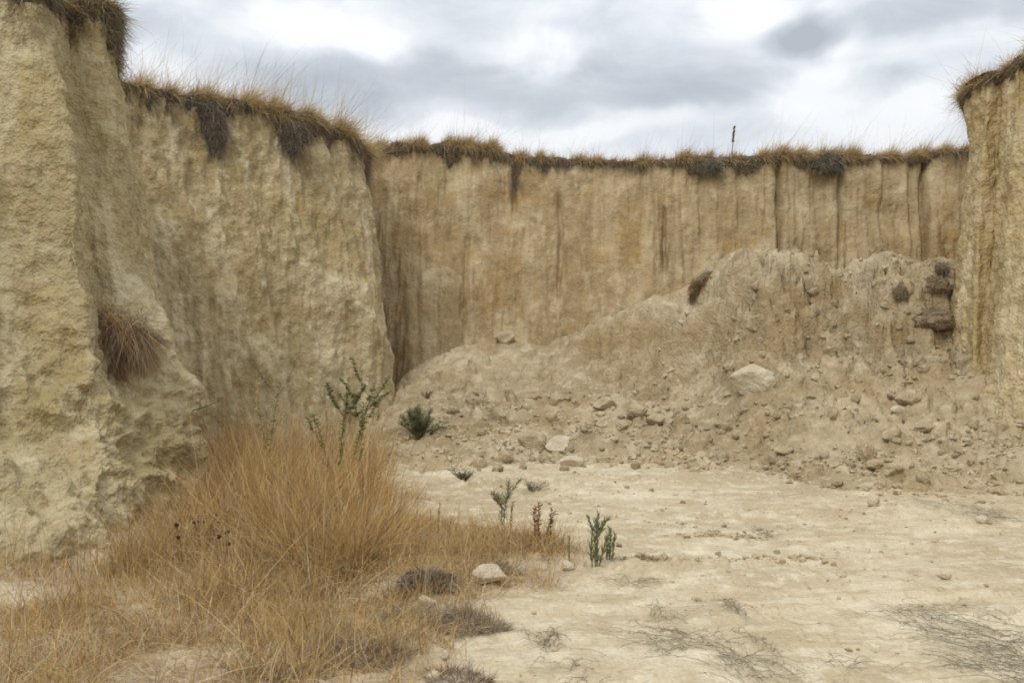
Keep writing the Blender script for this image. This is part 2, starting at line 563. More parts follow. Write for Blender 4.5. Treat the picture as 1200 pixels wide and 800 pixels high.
# ------------------------------------------------------------------ fallen earth mound
mx_ = np.arange(-3.2, 11.0, 0.022)
my_ = np.concatenate([np.arange(9.2, 13.8, 0.022), np.arange(13.8, 16.2, 0.011), np.arange(16.2, 18.0, 0.022), np.arange(18.0, 20.6, 0.04)])
MX, MY = np.meshgrid(mx_, my_)
RID = np.array([(455, 455, 18.6), (480, 432, 18.5), (520, 414, 18.5), (560, 402, 18.5), (600, 399, 18.4), (640, 406, 18.0), (662, 396, 17.7), (700, 379, 17.3), (735, 362, 17.0), (765, 350, 16.8), (800, 336, 16.4),
                (818, 326, 16.3), (835, 312, 16.1), (850, 303, 16.0), (870, 297, 15.9), (900, 294, 15.8), (925, 296, 15.8), (945, 304, 15.8), (965, 314, 15.8), (988, 319, 15.7), (1003, 307, 15.5),
                (1020, 300, 15.4), (1045, 300, 15.3), (1075, 309, 15.2), (1100, 306, 15.1), (1120, 309, 15.0), (1150, 320, 14.8), (1250, 330, 14.0), (1400, 350, 13.0)], float)
rx = XU(RID[:, 0], RID[:, 2])
rz = EYE + (400 - RID[:, 1]) / F * RID[:, 2]
TOE = np.array([(-3.2, 13.5), (-2.2, 12.8), (-1.2, 12.2), (-0.6, 12.6), (0.0, 13.4), (0.9, 13.3), (1.6, 13.1), (2.1, 12.7), (2.6, 12.55), (3.05, 12.2), (3.3, 11.2), (3.7, 10.9), (4.4, 10.7), (5.4, 10.3), (6.5, 9.9), (11, 9.4)])


def mound_h(x, y):
    P = np.stack([x, y, np.zeros_like(x)], -1)
    wx = x + 0.30 * fbm(P, 0.8, 3, off=31.0)
    ry = np.interp(x, rx, RID[:, 2])
    rzz = np.interp(x, rx, rz)
    ty = np.interp(wx, TOE[:, 0], TOE[:, 1]) + 0.35 * fbm(P, 0.9, 3, off=14.0)
    t = (y - ty) / np.maximum(ry - ty, 0.5)
    steep = sstep(0.9, 2.6, x)      # right half: talus apron then a scarp; left: even slope
    # apron/scarp profile
    tt = np.clip(t, 0, 1)
    wob = 0.07 * fbm(P, 0.8, 4, 0.55, off=44.0) * sstep(1.0, 0.9, t)
    K = ([0, 0.12, 0.35, 0.58, 0.74, 0.80, 0.855, 0.90, 0.95, 1.0], [0, 0.035, 0.13, 0.27, 0.40, 0.55, 0.78, 0.93, 0.975, 1.0])
    z0 = rzz * np.interp(tt + wob, *K)
    Pz = np.stack([x, y * 0.6, z0], -1)
    w1, w2, wid = worley(Pz, 2.2, off=77.0)
    v1, v2, vid = worley(Pz, 5.0, off=78.0)
    push = 0.085 * fbm(Pz, 1.6, 4, 0.6, off=79.0) + 0.050 * (wid - 0.5) * sstep(0.0, 0.25, w2 - w1) + 0.022 * (vid - 0.5) * sstep(0.0, 0.2, v2 - v1)
    zone = sstep(0.62, 0.76, tt) * sstep(0.99, 0.90, tt)
    pa = np.interp(tt + wob + push * zone, *K)
    pb = np.interp(tt + wob * 0.5, [0, 0.2, 0.5, 0.8, 1.0], [0, 0.08, 0.36, 0.76, 1.0])
    prof = pa * steep + pb * (1 - steep)
    z = rzz * prof
    back = np.clip(y - ry, 0, None)
    z = np.where(y > ry, rzz - back * (0.25 + 0.35 * steep) - 0.0, z)
    z = np.maximum(z, 0.25 * (y > ry))
    # scooped hollow below the smooth ridge nose (740-850, 340-420) and shelf
    wv = 0.10 * fbm(P, 1.6, 3, off=71.0)
    z = z - 0.22 * sstep(1.5, 2.3, x) * sstep(3.55, 3.1, x) * sstep(0.50, 0.74, tt) * sstep(0.97, 0.86, tt + wv)
    z = z - 0.30 * sstep(0.6, 1.5, x) * sstep(2.6, 1.9, x) * sstep(0.50, 0.74, tt) * sstep(0.93, 0.86, tt + wv)
    # blocky slumped masses in the upper right
    for (bx, by, br, bh) in ((4.05, 14.9, 0.40, 0.20), (4.75, 14.8, 0.42, 0.28), (5.4, 14.5, 0.38, 0.30), (5.95, 14.4, 0.32, 0.22), (5.1, 14.0, 0.36, 0.22), (5.75, 13.8, 0.30, 0.24), (4.5, 14.1, 0.28, 0.12), (3.75, 14.6, 0.25, 0.12)):
        gg = ((x - bx) / br) ** 2 + ((y - by) / (br * 0.8)) ** 2 + 0.5 * fbm(P, 2.5, 3, off=bx * 9)
        z = z + bh * sstep(1.15, 0.35, gg)
    g = np.exp(-(((x - 3.2) / 0.35) ** 2 + ((y - 14.9) / 0.45) ** 2))
    z = z + 0.12 * g
    z = z * sstep(-2.75, -1.75, x + 0.12 * fbm(P, 1.5, 3, off=61.0)) - 0.12 * sstep(-2.3, -2.9, x)
    z = np.where(t < 0, -0.06 + 0.25 * np.clip(t, -1, 0), z)
    # clods: blocky lumps, rough on the scarp, smaller on the apron
    amp = sstep(-0.02, 0.12, t)
    P3 = np.stack([x, y, z], -1)
    scarp = sstep(0.6, 0.78, tt) * sstep(1.6, 2.8, x) * 0.6 * sstep(1.35, 1.0, t)
    right = sstep(4.3, 5.2, x)
    topq = 1 - 0.60 * sstep(0.86, 1.0, t)
    z = z + amp * topq * (0.19 + 0.20 * scarp) * fbm(P3, 1.0, 4, 0.55, off=7.0)
    z = z + amp * topq * (0.06 + 0.10 * scarp) * fbm(P3, 2.6, 3, 0.6, off=2.0)
    f1, f2, cid = worley(P3, 2.6, off=1.0)
    z = z + amp * topq * (0.03 + 0.40 * scarp * (0.35 + 0.65 * right)) * np.clip(0.62 - f1, 0, 1) * (cid > 0.35) * (0.4 + cid)
    f1, f2, cid = worley(P3, 6.0, off=3.0)
    z = z + amp * topq * (0.045 + 0.06 * scarp) * np.clip(0.6 - f1, 0, 1) * (cid > 0.6) * 1.5
    rub = 0.35 + 0.65 * sstep(-0.1, 0.35, fbm(P, 1.1, 3, off=50.0))
    f1, f2, cid = worley(P3, 9.5, off=8.0)
    z = z + amp * rub * (1 - 0.7 * scarp) * 0.050 * np.clip(0.55 - f1, 0, 1) * (cid > 0.5)
    z = z + amp * 0.022 * fbm(P3, 6.0, 2, 0.6, off=16.0)
    # broken angular blocks
    for (sc_, am, off_, g0) in ((2.8, 0.15, 11.0, 0.0), (6.0, 0.060, 13.0, 0.05), (11.0, 0.026, 15.0, 0.15)):
        wq = P3 + 0.10 / sc_ * 3 * np.stack([fbm(P3, sc_ * 0.8, 2, off=off_ + 1), fbm(P3, sc_ * 0.8, 2, off=off_ + 2), fbm(P3, sc_ * 0.8, 2, off=off_ + 3)], -1)
        f1, f2, cid = worley(wq, sc_, off=off_)
        patch = sstep(-0.15, 0.12, fbm(P, 0.9, 3, off=off_ * 3) - g0 + 0.25 * scarp)
        z = z + amp * topq * patch * am * cid * sstep(0.02, 0.14, f2 - f1)
    # rain rills on the smooth upper nose
    z = z + amp * 0.008 * fbm(P3, 12.0, 1, 0.6, off=6.0)
    return z, t


MZ, MT = mound_h(MX, MY)
mound = mesh_np('earth_mound', np.stack([MX, MY, MZ], -1).reshape(-1, 3), quads=grid_quads(*MX.shape), mat=M_MOUND)
tag(mound, 'broad mound of collapsed pale earth sloping down from the back cliff to the pit floor', 'mound')


def surf_z(x, y):
    g = interp_grid(gx, gy, GZ, x, y)
    inside = (np.asarray(x) > mx_[0]) & (np.asarray(x) < mx_[-1]) & (np.asarray(y) > my_[0]) & (np.asarray(y) < my_[-1])
    m = np.where(inside, interp_grid(mx_, my_, MZ, x, y), -9)
    return np.maximum(g, m)


# ------------------------------------------------------------------ cliffs
PIT_C = np.array([1.0, 10.0])
crest_curves = []


def cliff(name, cols, step, rows_step, disp, mat, smooth_n=10, grooves=(), drip_depth=0.6, drip_amt=0.9):
    """cols: list of columns; a column is a list of (u, v, Y) or ('w', x, y, z) from base to top; same count each."""
    P = np.array([[(W(*q) if q[0] != 'w' else np.array(q[1:], float)) for q in c] for c in cols])     # S, L, 3
    P = np.swapaxes(P, 0, 1)                                                                            # L, S, 3
    # resample along s
    mid = P[len(P) // 2]
    ds = np.linalg.norm(np.diff(mid, axis=0), axis=1)
    ts = [0.0]
    for i, d in enumerate(ds):
        a, b = mid[i], mid[i + 1]
        vis = False
        for q in (a, b, (a + b) / 2):
            if q[1] > 2 and abs(q[0] / q[1]) < 0.56:
                vis = True
        st = step if vis else max(step * 10, 0.15)
        n = max(1, int(round(d / st)))
        ts += list(i + (np.arange(n) + 1) / n)
    ts = np.array(ts)
    idx = np.arange(P.shape[1])
    Q = np.empty((P.shape[0], len(ts), 3))
    for l in range(P.shape[0]):
        for k in range(3):
            Q[l, :, k] = np.interp(ts, idx, P[l, :, k])
    zl = Q.mean(1)
    dl = np.linalg.norm(np.diff(Q, axis=0), axis=2).max(1)
    tl = [0.0]
    for i, d in enumerate(dl):
        n = max(1, int(round(d / rows_step)))
        tl += list(i + (np.arange(n) + 1) / n)
    tl = np.array(tl)
    li = np.arange(P.shape[0])
    # interpolate along levels with Catmull-Rom-like smoothness (linear then smoothing)
    G = np.empty((len(tl), len(ts), 3))
    i0 = np.clip(np.floor(tl).astype(int), 0, P.shape[0] - 2)
    a = (tl - i0)[:, None, None]
    G = Q[i0] * (1 - a) + Q[i0 + 1] * a
    G = smooth_axis(G, smooth_n, 1)
    G = smooth_axis(G, 45, 0)
    du = np.gradient(G, axis=1)
    dv = np.gradient(G, axis=0)
    nrm = np.cross(du, dv)
    nrm /= np.maximum(np.linalg.norm(nrm, axis=2, keepdims=True), 1e-9)
    cdir = np.array([PIT_C[0], PIT_C[1], EYE]) - G
    if (nrm * cdir).sum() < 0:
        nrm = -nrm
        flip = True
    else:
        flip = False
    H = (tl - tl[0]) / (tl[-1] - tl[0])
    H = np.repeat(H[:, None], len(ts), 1)
    d = disp(G, H)
    for (gx_, gw, gd, h0, h1) in grooves:
        uu = 600 + F * G[..., 0] / np.maximum(G[..., 1], 0.1)
        wob = 5.0 * fbm(np.stack([G[..., 2], G[..., 2] * 0 + gx_, G[..., 2] * 0], -1), 0.9, 3)
        g = np.exp(-np.abs((uu + wob - gx_) / gw) ** 1.6)
        zv = 400 - (G[..., 2] - EYE) * F / np.maximum(G[..., 1], 0.1)
        g *= sstep(h0 - 12, h0 + 4, zv) * sstep(h1 + 25, h1 - 20, zv)
        d = d - gd * g
    G = G + nrm * d[..., None]
    # dark humus washed down below the turf: streaky tongues
    top = G[-1, :, 2]
    depth = top[None, :] - G[..., 2]
    tong = fbm(np.stack([G[..., 0] * 1.0, G[..., 1] * 1.0, G[..., 2] * 0.12], -1), 4.0, 4, 0.6, off=70.0)
    drip = sstep(drip_depth * 1.0, 0.0, depth - (drip_depth * 1.3) * np.clip(tong + 0.1, 0, 1) + 0.04) * drip_amt
    o = mesh_np(name, G.reshape(-1, 3), quads=grid_quads(len(tl), len(ts), flip=not flip if False else flip), mat=mat, attrs={'drip': drip})
    tag(o, kind='structure')
    crest_curves.append(G[-1].copy())
    return G, nrm


def disp_wall(lump, flute, med, fine, seed, terr=0.0, base_rough=0.0, block=0.0):
    def f(G, H):
        S = G.copy()
        d = lump * fbm(S, 0.7, 3, off=seed)
        fl = fbm(S, 2.6, 4, 0.55, sc=(1, 1, 0.09), off=seed + 5)
        d = d + flute * fl - flute * 1.1 * np.clip(-fl - 0.22, 0, 1)
        fr = fbm(S, 7.0, 2, 0.6, sc=(1, 1, 0.10), off=seed + 9)
        d = d + flute * 0.38 * fr
        d = d + med * fbm(S, 3.0, 4, 0.58, sc=(1, 1, 0.55), off=seed + 15)
        d = d + fine * fbm(S, 9.0, 2, 0.6, off=seed + 25)
        f1, f2, cid = worley(S, 5.0, off=seed)
        d = d + (fine * 1.2) * (cid > 0.6) * np.clip(0.5 - f1, 0, 1)
        if terr:
            tb = fbm(S, 1.5, 4, sc=(1, 1, 0.7), off=seed + 33)
            d = d + terr * np.tanh(6 * (tb - 0.05)) * 0.5
        if block:
            f1, f2, cid = worley(S * np.array([1, 1, 1.2]) + 0.15 * fbm(S, 2.0, 3)[..., None], 1.5, off=seed + 2)
            lo = sstep(0.62, 0.30, H)
            d = d + block * lo * ((cid - 0.5) * sstep(0.0, 0.35, f2 - f1) - 0.15 * np.exp(-((f2 - f1) / 0.05) ** 2))
            d = d + block * 0.8 * lo * fbm(S, 2.2, 5, 0.6, off=seed + 3)
            d = d + block * 0.5 * lo * np.tanh(7 * fbm(S, 1.3, 4, 0.5, sc=(1.0, 1.0, 1.1), off=seed + 4))
        if base_rough:
            d = d + base_rough * sstep(0.5, 0.0, H) * fbm(S, 4.5, 4, 0.6, off=seed + 40)
        return d
    return f


def col_z(xy_of_z, zs):
    return [('w', xy_of_z(z)[0], xy_of_z(z)[1], z) for z in zs]


def ucol(u_base, Y_base, u_top, Y_top, z_top, prof=None, zb=-0.4, extra=None):
    """column: base to top in 7 levels; prof = list of (z, u, Y) overriding shape"""
    zs = [zb, 0.3, 0.9, 1.6, 2.4, 3.3, 4.2, z_top]
    out = []
    for z in zs:
        f = (z - zb) / (z_top - zb)
        if prof:
            pz = [p[0] for p in prof]
            u = np.interp(z, pz, [p[1] for p in prof])
            Y = np.interp(z, pz, [p[2] for p in prof])
        else:
            u = u_base + (u_top - u_base) * f
            Y = Y_base + (Y_top - Y_base) * f
        out.append(('w', XU(u, Y), Y, z))
    return out


def xcol(xb, yb, xt, yt, zt, zb=-0.4):
    zs = [zb, 0.3, 0.9, 1.6, 2.4, 3.3, 4.2, zt]
    return [('w', xb + (xt - xb) * (z - zb) / (zt - zb), yb + (yt - yb) * (z - zb) / (zt - zb), z) for z in zs]


# near left cliff: a bulging front face, a recess with a grassed ledge, then a buttress with a flared foot
near_cols = [
    xcol(-40, -12, -42, -11, 4.9),
    xcol(-7.2, -8, -8.2, -8, 4.9),
    xcol(-6.2, 3, -7.4, 3.4, 4.85),
    ucol(-400, 5.2, -380, 7.6, 4.95),
    ucol(-150, 6.2, -150, 8.7, 4.95),
    ucol(0, 0, 0, 0, 4.95, prof=[(-0.4, -20, 5.9), (0.3, -20, 6.8), (0.9, -15, 8.0), (1.6, -10, 8.5), (2.4, -8, 8.75), (4.95, -5, 9.4)]),
    ucol(0, 0, 0, 0, 4.95, prof=[(-0.4, 62, 6.4), (0.3, 58, 7.2), (0.9, 50, 8.25), (1.6, 45, 8.7), (2.4, 40, 8.85), (4.95, 30, 9.45)]),
    ucol(0, 0, 0, 0, 4.95, prof=[(-0.4, 120, 6.9), (0.3, 116, 7.6), (0.9, 118, 8.45), (1.3, 108, 8.7), (1.9, 96, 8.85), (2.65, 90, 9.0), (3.4, 80, 9.2), (4.0, 67, 9.4), (4.95, 55, 9.65)]),
    ucol(0, 0, 0, 0, 4.97, prof=[(-0.4, 128, 7.0), (0.3, 124, 7.7), (0.9, 128, 8.6), (1.3, 114, 8.98), (1.9, 101, 9.32), (2.65, 94, 9.44), (3.4, 84, 9.62), (4.0, 71, 9.78), (4.95, 60, 9.9)]),
    ucol(0, 0, 0, 0, 5.0, prof=[(-0.4, 146, 7.8), (0.3, 144, 8.2), (0.9, 140, 8.9), (1.3, 130, 9.45), (1.9, 114, 9.72), (2.65, 104, 9.80), (3.4, 95, 9.9), (4.0, 84, 10.0), (5.0, 75, 10.3)]),
    ucol(0, 0, 0, 0, 5.02, prof=[(-0.4, 182, 8.3), (0.3, 178, 8.8), (0.9, 170, 9.3), (1.3, 160, 9.55), (1.9, 142, 9.7), (2.65, 124, 9.85), (3.4, 113, 10.05), (5.02, 102, 10.3)]),
    ucol(0, 0, 0, 0, 5.06, prof=[(-0.4, 217, 8.9), (0.3, 212, 9.3), (0.9, 204, 9.6), (1.3, 188, 9.75), (1.9, 165, 9.9), (2.65, 136, 10.05), (3.4, 129, 10.1), (5.05, 121, 10.4)]),
    ucol(0, 0, 0, 0, 5.06, prof=[(-0.4, 240, 9.6), (0.3, 238, 9.8), (0.75, 232, 9.9), (1.18, 216, 10.0), (1.77, 190, 10.1), (2.2, 168, 10.15), (2.7, 151, 10.25), (3.5, 144, 10.35), (5.08, 134, 10.6)]),
    ucol(232, 10.8, 132, 11.2, 5.1),
    ucol(190, 12.0, 100, 12.4, 5.12),
    ucol(60, 13.2, 10, 13.6, 5.1),
]
dn = disp_wall(0.11, 0.055, 0.075, 0.028, 3.0, terr=0.05, base_rough=0.07, block=0.15)
GN, NN = cliff('near_cliff', near_cols, 0.014, 0.014, dn, M_NEAR, smooth_n=2, drip_depth=0.18)

mid_cols = [
    ucol(-20, 12.6, -20, 13.3, 5.25),
    ucol(60, 13.0, 70, 13.9, 5.25),
    ucol(0, 0, 0, 0, 5.3, prof=[(-0.4, 140, 13.2), (1.6, 140, 13.6), (5.2, 142, 14.4)]),
    ucol(200, 13.7, 200, 14.9, 5.28),
    ucol(0, 0, 0, 0, 5.3, prof=[(-0.4, 270, 14.2), (1.6, 270, 14.6), (3.5, 268, 15.0), (5.2, 262, 15.5)]),
    ucol(335, 14.7, 330, 16.0, 5.22),
    ucol(0, 0, 0, 0, 5.15, prof=[(-0.4, 400, 15.3), (1.6, 400, 15.8), (2.4, 395, 15.9), (5.0, 385, 16.7)]),
    ucol(0, 0, 0, 0, 5.02, prof=[(-0.4, 455, 15.9), (0.5, 452, 16.1), (1.2, 448, 16.3), (1.9, 444, 16.5), (2.3, 442, 16.6), (2.5, 440, 16.75), (2.9, 436, 16.9), (3.7, 432, 17.0), (4.4, 426, 17.1), (5.0, 420, 17.2)]),
    ucol(0, 0, 0, 0, 5.0, prof=[(-0.4, 464, 16.3), (0.5, 461, 16.5), (1.2, 457, 16.7), (1.9, 451, 16.9), (2.3, 447, 17.0), (2.5, 443, 17.1), (2.9, 440, 17.2), (3.7, 437, 17.3), (4.4, 431, 17.4), (5.0, 428, 17.5)]),
    ucol(455, 17.4, 426, 18.0, 4.95),
    ucol(445, 19.0, 420, 19.3, 5.0),
    ucol(425, 20.6, 405, 21.0, 5.1),
]
dm = disp_wall(0.12, 0.15, 0.060, 0.024, 21.0, terr=0.07, base_rough=0.04)
GM, NM = cliff('middle_cliff', mid_cols, 0.020, 0.020, dm, M_MID, smooth_n=4, drip_depth=0.22)

ftop = [(405, 5.42), (440, 5.44), (480, 5.52), (520, 5.54), (560, 5.46), (598, 5.34), (612, 5.26), (660, 5.22), (740, 5.18), (800, 5.17), (870, 5.19), (920, 5.26), (985, 5.27), (1060, 5.34), (1130, 5.45), (1190, 5.45)]
far_cols = []
for u, zt in ftop:
    yb = 19.2 + 0.25 * math.sin(u * 0.013) + (0.0 if u > 450 else 0.3)
    far_cols.append(ucol(u, yb, u, yb + 0.85, zt, zb=-0.3))
df = disp_wall(0.16, 0.13, 0.032, 0.016, 42.0, terr=0.03)
grv = [(605, 4, 0.2, 190, 250), (547, 3.5, 0.10, 280, 400), (655, 3, 0.18, 230, 345), (490, 3, 0.08, 210, 420), (705, 3, 0.07, 215, 300), (778, 2.6, 0.17, 250, 320), (822, 3, 0.07, 200, 300), (912, 2.8, 0.22, 190, 310),
       (985, 2.6, 0.14, 190, 320), (1085, 4.0, 0.26, 180, 315), (1068, 2.5, 0.08, 185, 310), (865, 2.5, 0.05, 200, 290), (1035, 3, 0.05, 195, 310)]
GF, NF = cliff('back_cliff', far_cols, 0.024, 0.026, df, M_FAR, smooth_n=14, grooves=grv, drip_depth=0.30, drip_amt=0.85)

right_cols = [
    ucol(1190, 20.4, 1190, 21.0, 5.35),
    ucol(1165, 18.0, 1165, 18.6, 5.3),
    ucol(1128, 15.6, 1140, 15.9, 5.25),
    ucol(0, 0, 0, 0, 5.18, prof=[(-0.4, 1100, 14.0), (0.3, 1105, 14.1), (0.77, 1112, 14.2), (1.6, 1117, 14.3), (2.2, 1117, 14.3), (2.8, 1119, 14.35), (3.3, 1126, 14.4), (3.74, 1131, 14.4), (4.45, 1139, 14.4), (4.85, 1141, 14.4), (5.2, 1130, 14.4)]),
    ucol(0, 0, 0, 0, 5.25, prof=[(-0.4, 1135, 12.9), (0.5, 1138, 13.3), (1.6, 1142, 13.6), (2.8, 1146, 13.7), (5.2, 1158, 13.8)]),
    ucol(0, 0, 0, 0, 5.32, prof=[(-0.4, 1150, 12.8), (0.5, 1152, 13.3), (1.6, 1156, 13.7), (2.8, 1163, 13.85), (5.2, 1172, 13.9)]),
    ucol(0, 0, 0, 0, 5.32, prof=[(-0.4, 1175, 12.0), (0.5, 1176, 12.5), (1.6, 1176, 12.9), (2.8, 1182, 13.1), (5.2, 1192, 13.3)]),
    ucol(1200, 12.1, 1206, 13.3, 5.35),
    ucol(1240, 11.6, 1240, 12.4, 5.35),
    ucol(1330, 10.3, 1330, 11.0, 5.2),
    xcol(8.2, 4, 8.8, 4, 5.1),
    xcol(9.5, -8, 10.2, -8, 5.0),
    xcol(42, -12, 43, -11, 5.0),
]
dr = disp_wall(0.09, 0.055, 0.055, 0.026, 77.0, terr=0.05, base_rough=0.10)
GR, NR = cliff('right_cliff', right_cols, 0.018, 0.018, dr, M_RIGHT, smooth_n=5, drip_depth=0.2)

# plateau round the pit: radial strips from the crest outwards
crest = np.concatenate([c for c in crest_curves])
sub = crest[::6]
ang = np.arctan2(sub[:, 0] - PIT_C[0], sub[:, 1] - PIT_C[1])
keep = [0]
for i in range(1, len(ang)):
    if ang[i] > ang[keep[-1]] + 1e-4:
        keep.append(i)
sub = sub[keep]
dirs = sub[:, :2] - PIT_C
dirs /= np.linalg.norm(dirs, axis=1)[:, None]
radii = np.array([-0.02, 0.15, 0.35, 0.6, 0.9, 1.3, 1.8, 2.5, 3.5, 5, 8, 14, 25, 50, 120, 400])
PL = np.zeros((len(radii), len(sub), 3))
for i, r in enumerate(radii):
    PL[i, :, :2] = sub[:, :2] + dirs * r
    PL[i, :, 2] = sub[:, 2]
nz = fbm(PL, 0.8, 4, sc=(1, 1, 0), off=5.0)
base_top = 5.2
for i, r in enumerate(radii):
    k = sstep(0, 3, r)
    PL[i, :, 2] = sub[:, 2] * (1 - k) + base_top * k + 0.10 * nz[i] * sstep(0, 1, r) - 0.004 * min(r, 60)
M_TURF = soil_material('dry_turf', [(0.16, 0.11, 0.055), (0.26, 0.18, 0.085), (0.36, 0.26, 0.13), (0.22, 0.16, 0.06), (0.1, 0.08, 0.05)], streak=0.0, ochre=0.4, pale=0.5, bump=1.0)
pl = mesh_np('plateau_terrain', PL.reshape(-1, 3), quads=grid_quads(*PL.shape[:2]), mat=M_TURF)
tag(pl, kind='structure')

#@@DETAILS@@

# ------------------------------------------------------------------ tools for placing and for strands, stones and plants
def hit(u, v, y0=3.0, y1=24.0):
    """the point of the floor or mound seen along a direction of the photograph"""
    ys = np.arange(y0, y1, 0.02)
    z = EYE + (400 - v) / F * ys
    s = surf_z((u - 600) / F * ys, ys)
    k = np.argmax(s >= z)
    Y = ys[k]
    return np.array([(u - 600) / F * Y, Y, s[k]])


def on_ground(u, Y):
    x = XU(u, Y)
    return np.array([x, Y, float(surf_z(np.array([x]), np.array([Y]))[0])])


def cliff_pt(G, Nn, u, v):
    Y = np.maximum(G[..., 1], 0.5)
    d = (600 + F * G[..., 0] / Y - u) ** 2 + (400 - (G[..., 2] - EYE) * F / Y - v) ** 2 + np.where(G[..., 1] < 2, 1e9, 0)
    near = d < max(d.min() * 2, 16.0)
    k = np.unravel_index(np.argmin(np.where(near, Y, 1e9)), d.shape)
    return G[k].copy(), Nn[k].copy()


def blades(roots, dirs, length, width, droop, r, prof=(1.0, 0.85, 0.55, 0.0), wob=0.06, seg=None, face=None):
    """thin tapering strips; returns V, quads, tris and the blade index of each vertex"""
    n = len(roots)
    prof = np.array(prof)
    m = len(prof)
    t = np.linspace(0, 1, m)
    dirs = dirs / np.linalg.norm(dirs, axis=1)[:, None]
    rv = r.normal(size=(n, 3)) if face is None else face
    side = np.cross(dirs, rv)
    side /= np.maximum(np.linalg.norm(side, axis=1)[:, None], 1e-6)
    bend = r.normal(size=(n, 3)) * wob
    c = roots[:, None, :] + dirs[:, None, :] * (length[:, None] * t)[..., None] + bend[:, None, :] * (length[:, None] * t ** 2)[..., None]
    c[..., 2] -= (droop * length)[:, None] * t ** 2
    w = (width[:, None] * prof)[..., None] * 0.5
    A = c - side[:, None, :] * w
    B = c + side[:, None, :] * w
    V = np.empty((n, 2 * m - 1, 3))
    V[:, 0:2 * m - 2:2] = A[:, :-1]
    V[:, 1:2 * m - 2:2] = B[:, :-1]
    V[:, -1] = c[:, -1]
    base = (np.arange(n) * (2 * m - 1))[:, None]
    q = []
    for i in range(m - 2):
        q.append(base + np.array([2 * i, 2 * i + 1, 2 * i + 3, 2 * i + 2]))
    quads = np.stack(q, 1).reshape(-1, 4)
    tris = (base + np.array([2 * m - 4, 2 * m - 3, 2 * m - 2])).reshape(-1, 3)
    ids = np.repeat(np.arange(n), 2 * m - 1)
    return V.reshape(-1, 3), quads, tris, ids


PAL = {
    'gold': [(0.56, 0.335, 0.10), (0.62, 0.40, 0.14), (0.48, 0.27, 0.08), (0.66, 0.48, 0.21)],
    'straw': [(0.60, 0.47, 0.25), (0.52, 0.38, 0.18), (0.66, 0.54, 0.32), (0.44, 0.30, 0.14)],
    'brown': [(0.31, 0.20, 0.105), (0.25, 0.155, 0.085), (0.39, 0.27, 0.15), (0.22, 0.155, 0.10)],
    'grey': [(0.34, 0.29, 0.22), (0.26, 0.225, 0.18), (0.42, 0.37, 0.29), (0.20, 0.17, 0.14)],
    'root': [(0.21, 0.175, 0.145), (0.16, 0.135, 0.115), (0.27, 0.22, 0.17), (0.33, 0.26, 0.18)],
    'green': [(0.145, 0.175, 0.060), (0.18, 0.205, 0.080), (0.23, 0.245, 0.11), (0.11, 0.135, 0.048)],
    'greygreen': [(0.20, 0.23, 0.14), (0.25, 0.27, 0.18), (0.155, 0.185, 0.11), (0.31, 0.295, 0.21)],
    'olive': [(0.20, 0.17, 0.07), (0.15, 0.14, 0.06), (0.26, 0.21, 0.09), (0.12, 0.10, 0.05)],
    'rust': [(0.26, 0.11, 0.055), (0.19, 0.085, 0.05), (0.32, 0.16, 0.08), (0.14, 0.07, 0.045)],
}


def pal(names, n, r, jitter=0.14):
    """names: {'gold': weight, ...}"""
    ks = list(names)
    w = np.array([names[k] for k in ks], float)
    w /= w.sum()
    pick = r.choice(len(ks), n, p=w)
    tab = np.array([PAL[k] for k in ks])
    c = tab[pick, r.integers(0, 4, n)]
    return np.clip(c * (1 + jitter * r.normal(size=(n, 1))), 0.02, 0.85)


class Bag:
    """collects strands and leaves that belong to ONE mesh"""

    def __init__(self):
        self.V, self.Q, self.T, self.Cc, self.n = [], [], [], [], 0

    def add(self, V, q, t, col):
        self.V.append(V)
        if q is not None and len(q):
            self.Q.append(q + self.n)
        if t is not None and len(t):
            self.T.append(t + self.n)
        self.Cc.append(col)
        self.n += len(V)

    def strands(self, roots, dirs, length, width, droop, r, colors, **kw):
        V, q, t, ids = blades(np.asarray(roots, float), np.asarray(dirs, float), length, width, droop, r, **kw)
        self.add(V, q, t, colors[ids])

    def tube(self, pts, rads, color, sides=6):
        pts = np.asarray(pts, float)
        rads = np.asarray(rads, float)
        tg = np.gradient(pts, axis=0)
        tg /= np.linalg.norm(tg, axis=1)[:, None] + 1e-9
        ref = np.array([0.31, 0.83, 0.2])
        a = np.cross(tg, ref)
        a /= np.linalg.norm(a, axis=1)[:, None] + 1e-9
        b = np.cross(tg, a)
        th = np.arange(sides) / sides * 2 * math.pi
        V = pts[:, None, :] + rads[:, None, None] * (a[:, None, :] * np.cos(th)[None, :, None] + b[:, None, :] * np.sin(th)[None, :, None])
        n = len(pts)
        i = np.arange(n - 1)[:, None] * sides
        j = np.arange(sides)[None, :]
        j2 = (j + 1) % sides
        q = np.stack([i + j, i + j2, i + sides + j2, i + sides + j], -1).reshape(-1, 4)
        self.add(V.reshape(-1, 3), q, None, np.tile(color, (n * sides, 1)))

    def build(self, name, mat, origin=(0, 0, 0), parent=None, world_loc=True):
        V = np.concatenate(self.V) - np.asarray(origin, float)
        Q = np.concatenate(self.Q) if self.Q else None
        T = np.concatenate(self.T) if self.T else None
        return mesh_np(name, V, Q, T, mat=mat, col=np.concatenate(self.Cc), smooth=False, parent=parent, loc=tuple(origin) if parent is None else None)


def empty(name, loc):
    o = bpy.data.objects.new(name, None)
    o.location = tuple(loc)
    o.empty_display_size = 0.1
    return link(o)


def rdir(n, r, spread, up=1.0):
    """directions about the vertical with a given sideways spread"""
    a = r.random(n) * 2 * math.pi
    s = np.abs(r.normal(size=n)) * spread
    return np.stack([np.cos(a) * s, np.sin(a) * s, np.full(n, up)], -1)


